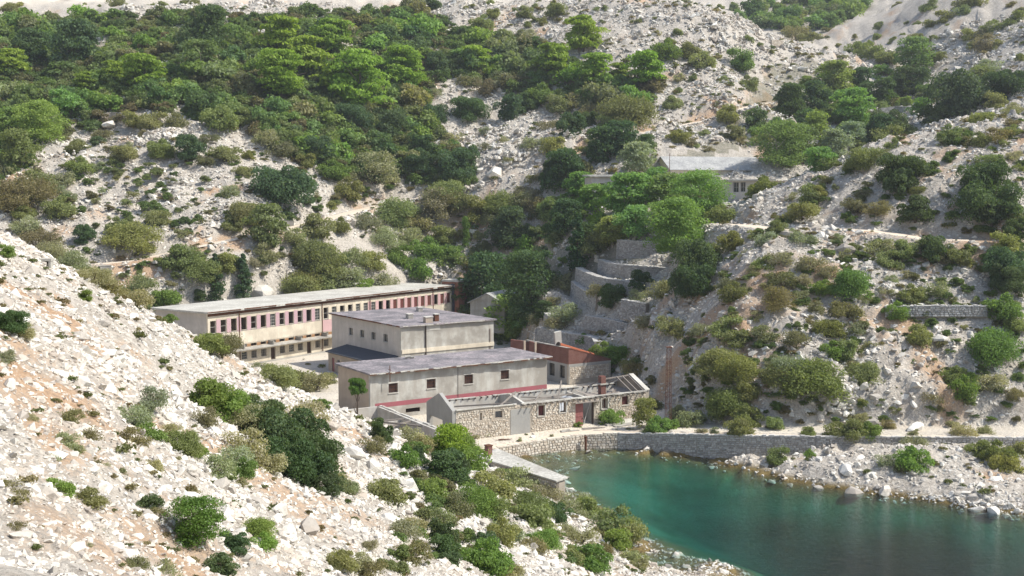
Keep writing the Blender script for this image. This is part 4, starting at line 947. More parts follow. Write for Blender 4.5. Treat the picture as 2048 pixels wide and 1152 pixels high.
# ---- upper complex: flat-roofed two-storey house and long gabled hall behind it
def flat_house(label, corner, TH, Lu, Du, Hu, wins, shift):
    O = np.array([corner[0] - Lu * math.cos(TH), corner[1] - Lu * math.sin(TH), corner[2] - Hu - .3])
    t = thing('flat_house', label, 'building', tuple(O), TH); uo = []
    for px, py, w_, h_ in wins:
        u, z = onwall(px, py, O, TH); uo.append((u - w_ / 2, u + w_ / 2, z - O[2] - h_ / 2, z - O[2] + h_ / 2))
    for k in range(shift): uo.append((1.5 + k * 3.0, 2.5 + k * 3.0, 4.3, 6.0)); uo.append((1.5 + k * 3.0, 2.5 + k * 3.0, 1.0, 2.7))
    uo = [q for q in uo if q[0] > .1 and q[1] < Lu - .1]
    wall(t, 'front_wall', M['pale_plaster'], Lu, Hu, .3, uo); wall(t, 'back_wall', M['pale_plaster'], Lu, Hu, .3, [], (Lu, Du, 0), math.pi)
    wall(t, 'end_wall', M['pale_plaster'], Du - .6, Hu, .3, [], (0, Du - .3, 0), -D90); wall(t, 'end_wall', M['cream'], Du - .6, Hu, .3, [], (Lu, .3, 0), D90)
    for q in uo: window(t, q[0], q[2], q[1] - q[0], q[3] - q[2], cols=2, rows=2, depth=.14, frame=M['pale_frame'], pane=M['glass'])
    MB().slab([(-.5, -.6, Hu + .3), (Lu + .4, -.6, Hu + .3), (Lu + .4, Du + .4, Hu + .62), (-.5, Du + .4, Hu + .62)], .28).build('roof', M['lightcon'], t); return t
up = flat_house('pale two-storey flat-roofed house, its sunlit side wall cut by the right hill crest', PY(1551, 358, 203), R(-40), 11.5, 14.0, 7.4, ((1472, 374.5, 1.1, 1.85), (1486, 374, 1.0, 1.8), (1472, 411, 1.1, 1.85), (1537, 370, .6, .8), (1486, 411, 1, 1.7)), 0)
up2 = flat_house('long flat-roofed house almost hidden by the bright green grove, only its white roof edge showing', PY(1440, 351, 214), R(4), 25.0, 10.0, 7.2, (), 8)
O2 = PY(1345, 338, 222); O2r = PY(1527, 331, 226); TH = math.atan2(O2r[1] - O2[1], O2r[0] - O2[0]); Lh = float(np.hypot(*(O2r - O2)[:2]))
hall = thing('gabled_hall', 'long hall with broad grey tiled roof behind the flat-roofed house', 'building', (O2[0], O2[1], O2[2] - 4.0), TH)
Dh, Hh_, gh = 11.0, 4.0, 2.6
def htop(x): return Hh_ + gh * (1 - abs(x - Dh / 2) / (Dh / 2))
htop.brk = [Dh / 2]
wall(hall, 'front_wall', M['cream'], Lh, Hh_, .3, [(2 + k * 3.5, 3.2 + k * 3.5, 1.2, 2.6) for k in range(5)]); wall(hall, 'back_wall', M['cream'], Lh, Hh_, .3, [], (Lh, Dh, 0), math.pi)
wall(hall, 'gable_wall', M['cream'], Dh, Hh_, .3, [], (-.32, Dh, 0), -D90, top=htop); wall(hall, 'gable_wall', M['cream'], Dh, Hh_, .3, [], (Lh + .32, 0, 0), D90, top=htop)
MB().slab([(-.7, -.5, Hh_ - .1), (Lh + .7, -.5, Hh_ - .1), (Lh + .7, Dh / 2, Hh_ + gh + .15), (-.7, Dh / 2, Hh_ + gh + .15)], .14).build('roof', M['grey_roof'], hall)
MB().slab([(-.7, Dh / 2 + .01, Hh_ + gh + .15), (Lh + .7, Dh / 2 + .01, Hh_ + gh + .15), (Lh + .7, Dh + .5, Hh_ - .1), (-.7, Dh + .5, Hh_ - .1)], .14).build('roof', M['grey_roof'], hall)
def onhill(pts, h): return [(p[0], p[1], p[2] + h) for p in hit_many(pts)]
# low walls and posts on the platform before the house
for i, (px, py, h_, m_, lab) in enumerate(((1318, 452, 5.0, 'pale_frame', 'pale post, second from the left of the row before the flat-roofed house'), (1350, 448, 3.8, 'pale_frame', 'pale short post in the middle of the row before the flat-roofed house'), (1291, 455, 4.6, 'iron', 'dark thin post at the left end of the row before the flat-roofed house'),
      (1379, 450, 4.4, 'rust', 'rusty post right of the pale short post on the upper platform'), (1400, 446, 4.8, 'rust', 'rusty tall post furthest right in the row before the flat-roofed house'), (574, 590, 5.0, 'iron', 'dark bare pole standing behind the middle of the barracks roof'), (1339, 345, 4.0, 'rust', 'rusty cross-shaped pole in front of the gabled hall roof'))):
    a = hit_many([(px, py)])[0]
    if i == 6: a = PY(px, py, 215)
    t = thing('post', lab, 'pole', (a[0], a[1], a[2] - .3)); MB().tube((0, 0, 0), (0, 0, h_), .07, .05, 6).build('shaft', M[m_], t); MB().beam((-.35, 0, h_ - .35), (.35, 0, h_ - .35), .06).build('crossarm', M[m_], t)
polyline_wall(topline([(1368, 459, 180), (1392, 452, 182), (1440, 447, 183)]), .9, 'parapet_wall', 'low pale parapet wall at the edge of the upper platform', 'wall', .5, .3, 'stones', 300)
polyline_wall(onhill([(1758, 238), (1790, 233), (1830, 236)], 2.4), 2.4, 'terrace_wall', 'small grey ruined wall among the valley trees at upper right', 'wall', .5, .3, 'drystone', 320)
polyline_wall(onhill([(1543, 96), (1567, 97)], 2.2), 2.2, 'terrace_wall', 'small stone wall block on the crest of the central scree hill', 'wall', .5, .3, 'stones', 330)
polyline_wall(onhill([(203, 247), (222, 243), (250, 245)], 2.0), 2.0, 'terrace_wall', 'short bright stone wall at the lower edge of the wood, upper left', 'wall', .5, .3, 'stones', 340)
# concrete bunker hatch near the left crest
g = ongr(85, 530); t = thing('concrete_bunker', 'small concrete box with a dark slot near the left hillside crest', 'bunker', (g[0], g[1], g[2] - .35), R(10))
MB().box(-.45, .45, 0, .8, .55, .68).build('lid', M['concrete'], t); MB().box(-.42, -.3, .02, .7, 0, .548).box(.3, .42, .02, .7, 0, .548).build('side_slab', M['concrete'], t); MB().box(-.29, .29, .5, .6, 0, .548).build('back_slab', M['iron'], t)
for px, py, lab in ((212, 542, 'small grey concrete block below the track at left'), (578, 452, 'small concrete block beside the track above the barracks')):
    g = ongr(px, py); tag(MB().box(-.9, .9, -.5, .5, -.4, .9).box(-.95, .95, -.55, .55, .9, 1.0).build('concrete_block', M['concrete'], None, g, .3), lab, 'block')

# ================================================================== LOOSE ROCK (uncountable: one object, scattered instances)
def hull_rock(seed, n=13, flat=.75):
    import bmesh
    r = random.Random(seed); bm = bmesh.new()
    for _ in range(n):
        d = Vector((r.gauss(0, 1), r.gauss(0, 1), r.gauss(0, 1))).normalized() * r.uniform(.86, 1.06)
        bm.verts.new((d.x * r.uniform(.8, 1.2), d.y * .8, d.z * flat))
    h = bmesh.ops.convex_hull(bm, input=bm.verts); bmesh.ops.delete(bm, geom=list({*h['geom_interior'], *h['geom_unused']}), context='VERTS')
    me = bpy.data.meshes.new('rock'); bm.to_mesh(me); bm.free(); me.materials.append(M['rock']); return me
RC = bpy.data.collections.new('rock_shapes')
for k in range(9):
    RC.objects.link(bpy.data.objects.new('rock_shape', hull_rock(500 + k, 14 + k % 5, [.8, .62, .92][k % 3])))
def scatter_object(name, coll, P, rot, scl, label):
    me = bpy.data.meshes.new(name); me.vertices.add(len(P)); me.vertices.foreach_set('co', P.astype(np.float32).ravel())
    for nm, tp, arr in (('rot', 'FLOAT_VECTOR', rot), ('scl', 'FLOAT_VECTOR', scl)):
        at = me.attributes.new(nm, tp, 'POINT'); at.data.foreach_set('vector', arr.astype(np.float32).ravel())
    me.update()
    o = link(name, me); tag(o, label, kind='stuff')
    ng = bpy.data.node_groups.new(name, 'GeometryNodeTree')
    ng.interface.new_socket('Geometry', in_out='INPUT', socket_type='NodeSocketGeometry'); ng.interface.new_socket('Geometry', in_out='OUTPUT', socket_type='NodeSocketGeometry')
    gi = ng.nodes.new('NodeGroupInput'); go = ng.nodes.new('NodeGroupOutput'); ip = ng.nodes.new('GeometryNodeInstanceOnPoints'); ci = ng.nodes.new('GeometryNodeCollectionInfo')
    ci.inputs[0].default_value = coll; ci.inputs['Separate Children'].default_value = True; ci.inputs['Reset Children'].default_value = True
    a1 = ng.nodes.new('GeometryNodeInputNamedAttribute'); a1.data_type = 'FLOAT_VECTOR'; a1.inputs[0].default_value = 'rot'
    a2 = ng.nodes.new('GeometryNodeInputNamedAttribute'); a2.data_type = 'FLOAT_VECTOR'; a2.inputs[0].default_value = 'scl'
    ri = ng.nodes.new('FunctionNodeRandomValue'); ri.data_type = 'INT'; ri.inputs[4].default_value = 0; ri.inputs[5].default_value = 1000
    ng.links.new(gi.outputs[0], ip.inputs['Points']); ng.links.new(ci.outputs[0], ip.inputs['Instance']); ip.inputs['Pick Instance'].default_value = True
    ng.links.new(ri.outputs[2], ip.inputs['Instance Index'])
    ng.links.new(a1.outputs[0], ip.inputs['Rotation']); ng.links.new(a2.outputs[0], ip.inputs['Scale']); ng.links.new(ip.outputs[0], go.inputs[0])
    md = o.modifiers.new('scatter', 'NODES'); md.node_group = ng; return o
def wedge(n, r0, r1, amax=31, pw=-.3):
    u = rs.rand(n); e = pw + 1; r = (r0 ** e + u * (r1 ** e - r0 ** e)) ** (1 / e); a = np.radians(rs.uniform(-amax, amax, n)); return np.sin(a) * r, np.cos(a) * r, r
BUILT = [(bar, 61, 11.6), (tall, 15.5, 21.2), (wh, 24.7, 8.6), (ruin, 24.9, 5.5), (bk, 7.3, 10.5), (up, 11.5, 14), (up2, 25, 10), (hall, Lh, 11), (rw, 13.5, 7)]
def clear_of_buildings(x, y, m=.5):
    ok = np.ones(x.shape, bool)
    for o, l, d in BUILT:
        c, s_ = math.cos(o.rotation_euler.z), math.sin(o.rotation_euler.z); dx, dy = x - o.location.x, y - o.location.y
        u, v = dx * c + dy * s_, -dx * s_ + dy * c; ok &= ~((u > -m) & (u < l + m) & (v > -m) & (v < d + m))
    dx, dy = x - E0[0], y - E0[1]; c, s_ = math.cos(THe), math.sin(THe); u, v = dx * c + dy * s_, -dx * s_ + dy * c; ok &= ~((u > -.5) & (u < Le) & (v < .3) & (v > -5.3))
    dx, dy = x - rA.x, y - rA.y; u, v = dx * u1.x + dy * u1.y, -dx * u1.y + dy * u1.x; ok &= ~((u > -.5) & (u < Lb + .3) & (v > -.3) & (v < 3.5))
    return ok
NR = 760000
x, y, r = wedge(NR, 13, 340, 28.5, .45)
nn_ = 230000; xn, yn, rn = wedge(nn_, 13, 105, 29, .3); x[:nn_], y[:nn_], r[:nn_] = xn, yn, rn
def ymask(x, y): return in_poly(x, y, YARD) | (seg_dist(x, y, ROAD)[0] < 3.0)
sandy = ymask(x, y); clump = fbm(x / 7, y / 7, 3, 2)
prob = np.clip(.45 + .2 * (r > 100) + 1.7 * (clump - .3), .12, 1) * np.where(sandy, .008, 1)
prob *= np.where(in_poly(x, y, WOOD_W) | in_poly(x, y, GULLY_W) | in_poly(x, y, VALLEY_W), .45, 1)
prob *= 1 - .8 * np.clip(soilmask(x, y, False)[0] * 1.3, 0, 1)
for pts in TRACKS: prob = np.where(seg_dist(x, y, pts)[0] < 1.9, 0, prob)
qd, qs, _ = seg_dist(x, y, QUAY); prob = np.where((qs < 0) & (qd < 12) & (x > 20), np.maximum(prob, .5), prob)
keep = (rs.rand(NR) < prob) & (qd > .8) & clear_of_buildings(x, y)
for pts, hh_ in TERR: keep &= seg_dist(x, y, pts)[0] > .9
x, y, r, clump, qd, qs = [q_[keep] for q_ in (x, y, r, clump, qd, qs)]; NR = len(x)
z = height(x, y); keep = (z > -.45) & ((z > .1) | (rs.rand(NR) < .4)) & (rs.rand(NR) < 1 - .9 * sstep((z - 84) / 8) * sstep((-x + 60) / 40))
crag = np.clip(fbm(x / 11, y / 8, 3, 0) - .5, 0, .3)
base = (.034 + .00108 * np.minimum(r, 130) + .00045 * np.maximum(r - 130, 0)) * (1 + crag * 2.0 * (r > 60)); lg = np.exp(rs.normal(0, .55, NR)) * (.75 + 1.1 * np.clip(clump - .45, 0, .4))
size = base * lg * np.where((qs < 0) & (qd < 12) & (x > 18), 1.0, 1)
size = np.minimum(size, .3 + .0030 * r)
P = np.stack([x, y, z - size * .15], 1)[keep]; s_ = size[keep]
rot = np.stack([rs.normal(0, .45, len(P)), rs.normal(0, .45, len(P)), rs.uniform(0, 6.28, len(P))], 1)
scl = np.stack([s_ * rs.uniform(.8, 1.5, len(P)), s_ * rs.uniform(.7, 1.1, len(P)), s_ * rs.uniform(.55, 1.1, len(P))], 1)
scatter_object('loose_rock', RC, P, rot, scl, 'pale limestone rubble strewn over every slope')
print('rocks', len(P))
# single boulders that can be told apart
BP = [(325,745,46,0),(232,716,40,0),(112,640,30,0),(20,760,44,0),(160,850,60,0),(70,980,50,0),(330,700,30,0),(600,800,34,0),(700,890,70,1),(745,925,60,1),(655,840,50,1),(820,960,55,1),(430,760,36,0),
      (250,690,28,0),(520,770,30,0),(210,640,30,0),(290,640,26,0),(700,960,60,1),(620,1040,60,1),(780,1030,46,0),(585,700,0,0),(560,1010,50,1),(300,1110,46,0),(160,1105,40,0),(60,830,36,0),
      (1690,490,44,2),(1445,300,0,2),(1575,462,34,2),(1540,478,30,2),(1780,690,52,2),(1885,668,44,2),(1745,840,34,3),(1830,845,50,3),(1690,930,46,3),(1712,975,52,3),(1770,975,46,3),(1990,955,40,3),(1955,1010,44,3),(1600,650,34,2),(1212,590,30,2),(1035,585,26,2),
      (1810,785,40,3),(1985,1015,48,3),(1910,905,30,3),(1240,735,26,2),(340,352,26,4),(990,335,56,4),(770,400,30,4),(1500,198,0,4),(218,240,40,4),(640,425,28,4),(525,575,60,4),(1285,985,0,0),(1128,1010,34,1),(1500,1000,0,0)]
BP = [b for b in BP if b[2] > 0]
BL = {0: 'on the bright near hillside', 1: 'on the rocky crest in front of the warehouse', 2: 'on the shrubby right bank', 3: 'by the water on the right shore road', 4: 'on the slope behind the barracks'}
bm_ = [hull_rock(900 + k, 22, .8) for k in range(6)]
def ordinal(i, n):
    if n == 1: return 'only'
    if i == 0: return 'leftmost'
    if i == n - 1: return 'rightmost'
    w = ['', 'second', 'third', 'fourth', 'fifth', 'sixth', 'seventh', 'eighth', 'ninth', 'tenth', 'eleventh', 'twelfth', 'thirteenth', 'fourteenth', 'fifteenth', 'sixteenth', 'seventeenth', 'eighteenth', 'nineteenth', 'twentieth']
    return (w[i] if i < len(w) else '%dth' % (i + 1)) + ' from left'
byg = {}
for b, p in zip(BP, hit_many([(b[0], b[1] + b[2] * .3) for b in BP])): byg.setdefault(b[3], []).append((b, p))
for g, L_ in byg.items():
    L_.sort(key=lambda q: q[0][0])
    for i, (b, p) in enumerate(L_):
        w = b[2] * depth_scale(p) * .5; q = random.Random(i * 7 + g); o = link('boulder', bm_[(i + g) % 6], None, (p[0], p[1], p[2] + w * .15), q.uniform(0, 6))
        o.scale = (w, w * .8, w * q.uniform(.6, .9)); tag(o, 'pale limestone boulder %s, %s' % (BL[g], ordinal(i, len(L_))), 'boulder', 'single boulders standing out of the rubble')

# ================================================================== PLANTS
class Leaves:
    def __init__(s, seed): s.r = np.random.RandomState(seed); s.v = []; s.t = []
    def lobe(s, c, rad, n, leaf, fuzz=.16, inner=.25, shade=None, up=0.0):
        r = s.r; d = r.normal(size=(n, 3)); d[:, 2] = np.where(d[:, 2] < -.5, -d[:, 2] * .6, d[:, 2]); d /= np.linalg.norm(d, axis=1)[:, None]
        k = 1 - np.abs(r.normal(0, fuzz, n)); far = r.rand(n) < .12; k = np.where(far, 1 + r.rand(n) * fuzz * 1.4, k); k = np.where(r.rand(n) < inner, r.rand(n) ** .5, k)
        p = np.array(c) + d * np.array(rad) * k[:, None]
        nn = d * .8 + r.normal(size=(n, 3)) * .75; nn[:, 2] += up; nn /= np.linalg.norm(nn, axis=1)[:, None]
        a = np.cross(nn, r.normal(size=(n, 3))); a /= np.linalg.norm(a, axis=1)[:, None]; b = np.cross(nn, a)
        sz = (leaf * r.uniform(.5, 1.5, n))[:, None]; asp = r.uniform(.45, .9, n)[:, None]
        s.v.append(np.stack([p - a * sz, p - b * sz * asp, p + a * sz, p + b * sz * asp], 1).reshape(-1, 3))
        s.t.append(np.clip(r.rand(n) * .7 + (r.rand() * .3 if shade is None else shade), 0, 1)); return s
    def mesh(s, name='foliage', extra=None):
        V = np.concatenate(s.v); n = len(V) // 4; T = np.concatenate(s.t)
        me = bpy.data.meshes.new(name); ev, ef = ([], []) if extra is None else (extra.v, extra.f)
        nv = len(V) + len(ev); me.vertices.add(nv); me.vertices.foreach_set('co', np.concatenate([V, np.array(ev).reshape(-1, 3)]).astype(np.float32).ravel())
        loops = list(range(len(V))); starts = list(range(0, len(V), 4))
        for f_ in ef: starts.append(len(loops)); loops += [k + len(V) for k in f_]
        me.loops.add(len(loops)); me.loops.foreach_set('vertex_index', loops); me.polygons.add(len(starts)); me.polygons.foreach_set('loop_start', starts)
        me.materials.append(M['leaf']); me.materials.append(M['bark'])
        me.polygons.foreach_set('material_index', [0] * n + [1] * len(ef)); me.update(calc_edges=True)
        at = me.attributes.new('leaf', 'FLOAT', 'FACE'); at.data.foreach_set('value', np.append(T, np.zeros(len(ef))).astype(np.float32)); return me
def limbs(seed, n, h, rad, spread=.8, base=0, trunk=None, mb=None, r0=.03):
    r = random.Random(seed); mb = mb or MB()
    for i in range(n):
        a = r.uniform(0, 6.28); q = spread * r.uniform(.3, 1) * rad; p0 = Vector((0, 0, base)); p1 = Vector((math.cos(a) * q * .5, math.sin(a) * q * .5, base + (h - base) * r.uniform(.4, .6))); p2 = Vector((math.cos(a) * q, math.sin(a) * q, h * r.uniform(.7, 1)))
        mb.tube(p0, p1, r0, r0 * .6, 5, cap=False).tube(p1, p2, r0 * .6, r0 * .2, 4, cap=False)
    return mb
def shrub_mesh(seed, n, leaf, lobes=16, h=.8, sparse=False, fuzz=.2, lr=(.14, .26)):
    """unit-width dome of many small lobes, base at z=0"""
    L_ = Leaves(seed); r = random.Random(seed)
    for i in range(lobes):
        a = r.uniform(0, 6.28); q = r.uniform(0, 1) ** .55 * .36; rr = r.uniform(*lr); zz = (h - rr) * math.sqrt(max(0, 1 - (q / .48) ** 2)) * r.uniform(.1, 1)
        L_.lobe((math.cos(a) * q * r.uniform(.8, 1.2), math.sin(a) * q, max(zz, rr * .25)), (rr, rr, rr * .85), n // lobes, leaf, fuzz, shade=r.uniform(0, .32))
    return L_.mesh('shrub', limbs(seed, 6 if not sparse else 12, h * .8, .45, r0=.012))
def crown_mesh(seed, n, leaf, lobes=26, h=1.0, lo=.12, w=.5, flat=.8, lr=(.12, .22), fuzz=.18, cone=False, tier=False, up=0.):
    """a crown 1 m wide and h tall from z=lo to h, uneven in outline"""
    L_ = Leaves(seed); r = random.Random(seed)
    for i in range(lobes):
        a = r.uniform(0, 6.28); t = (i + r.random()) / lobes; zz = lo + (h - lo) * t
        if cone: prof = (1 - t) * .92 + .06
        else: prof = math.sqrt(max(.02, 1 - (2 * t - .85) ** 2 / 1.4))
        q = w * prof * r.uniform(.35, .95) * (1 if not tier else r.uniform(.6, 1.05)); rr = r.uniform(*lr) * (1 if not cone else .35 + .9 * (1 - t))
        L_.lobe((math.cos(a) * q * .8, math.sin(a) * q * .8, min(zz, h - rr * flat * .8)), (rr * 1.15, rr * 1.15, rr * flat), n // lobes, leaf, fuzz, shade=r.uniform(0, .32), up=up)
    return L_.mesh('crown')
def trunk_mesh(seed, h, r0, lean=.1, limbs_=5, rad=.4, m='bark'):
    r = random.Random(seed); mb = MB(); p = Vector((0, 0, -.06)); rr = r0; segs = 4; dirx = Vector((r.uniform(-1, 1) * lean, r.uniform(-1, 1) * lean, 1))
    for i in range(segs):
        q = p + Vector((dirx.x * h / segs * r.uniform(.3, 1.6), dirx.y * h / segs * r.uniform(.3, 1.6), h / segs)); mb.tube(p, q, rr, rr * .82, 7, cap=False); p = q; rr *= .82
        if i >= 1:
            for _ in range(limbs_ // 2):
                a = r.uniform(0, 6.28); e = q + Vector((math.cos(a) * rad * r.uniform(.5, 1), math.sin(a) * rad * r.uniform(.5, 1), h * r.uniform(.1, .3))); mb.tube(q, e, rr * .55, rr * .15, 5, cap=False)
    return mb.mesh('trunk', M[m])
# prototypes: [kind][lod] -> list of meshes; lod 0 near, 1 middle, 2 far
SH = {
 'o': [[shrub_mesh(10 + k, 16000, .0145, 30, .72) for k in range(3)], [shrub_mesh(20 + k, 6000, .024, 18, .74) for k in range(4)], [shrub_mesh(30 + k, 2300, .038, 14, .74) for k in range(4)]],
 'g': [[shrub_mesh(40 + k, 9500, .0125, 22, .7, True, .34) for k in range(3)], [shrub_mesh(50 + k, 3800, .02, 15, .7, True, .34) for k in range(3)], [shrub_mesh(60 + k, 1500, .034, 12, .7, True, .3) for k in range(3)]],
 'd': [[shrub_mesh(70 + k, 19000, .0145, 40, .8, fuzz=.1, lr=(.1, .2)) for k in range(2)], [shrub_mesh(80 + k, 7500, .022, 30, .84, fuzz=.1, lr=(.1, .19)) for k in range(3)], [shrub_mesh(90 + k, 3200, .034, 24, .84, fuzz=.1, lr=(.11, .2)) for k in range(3)]]}
TR = {
 'p': ([crown_mesh(110 + k, 4200, .03, 34, .82, .2, .5, .42, (.11, .2), .14, tier=True, up=.5) for k in range(4)], [trunk_mesh(115 + k, .62, .028, .15) for k in range(4)], 'stone pine with layered bright crown'),
 't': ([crown_mesh(120 + k, 5200, .027, 34, 1.0, .16, .5, .85, (.12, .2), .2) for k in range(4)], [trunk_mesh(125 + k, .7, .022, .2, 7, m='bark_pale') for k in range(4)], 'broadleaf tree'),
 'D': ([crown_mesh(130 + k, 6500, .024, 40, .95, .08, .5, .85, (.11, .19), .12) for k in range(3)], [trunk_mesh(135 + k, .5, .03) for k in range(3)], 'holm oak'),
 'c': ([crown_mesh(140 + k, 3600, .035, 30, 1.9, .06, .46, 1.0, (.13, .2), .2, cone=True) for k in range(3)], [trunk_mesh(145 + k, 1.3, .03, .02) for k in range(3)], 'conifer'),
 'k': ([crown_mesh(150 + k, 3400, .045, 26, 3.4, .1, .3, 1.3, (.2, .3), .14) for k in range(2)], [trunk_mesh(155 + k, 1.5, .05, .02) for k in range(2)], 'cypress'),
 'u': ([crown_mesh(160, 4200, .022, 24, .98, .74, .46, .32, (.12, .18), .08)], [trunk_mesh(165, .82, .06, .05, 6, .25)], 'small umbrella-shaped pine')}
TINT = {'o': (.25, .27, .11), 'd': (.1, .15, .065), 'b': (.235, .22, .12), 'g': (.33, .33, .2), 'y': (.2, .285, .075), 'p': (.25, .36, .05), 't': (.2, .31, .09), 'D': (.095, .15, .06),
        'c': (.07, .125, .055), 'k': (.13, .22, .05), 'u': (.13, .21, .045), 'w': (.19, .25, .1), 's': (.28, .34, .22), 'l': (.28, .34, .1)}
COLN = {'o': 'olive', 'd': 'dark dense', 'b': 'brownish', 'g': 'greyish sparse', 'y': 'fresh green'}
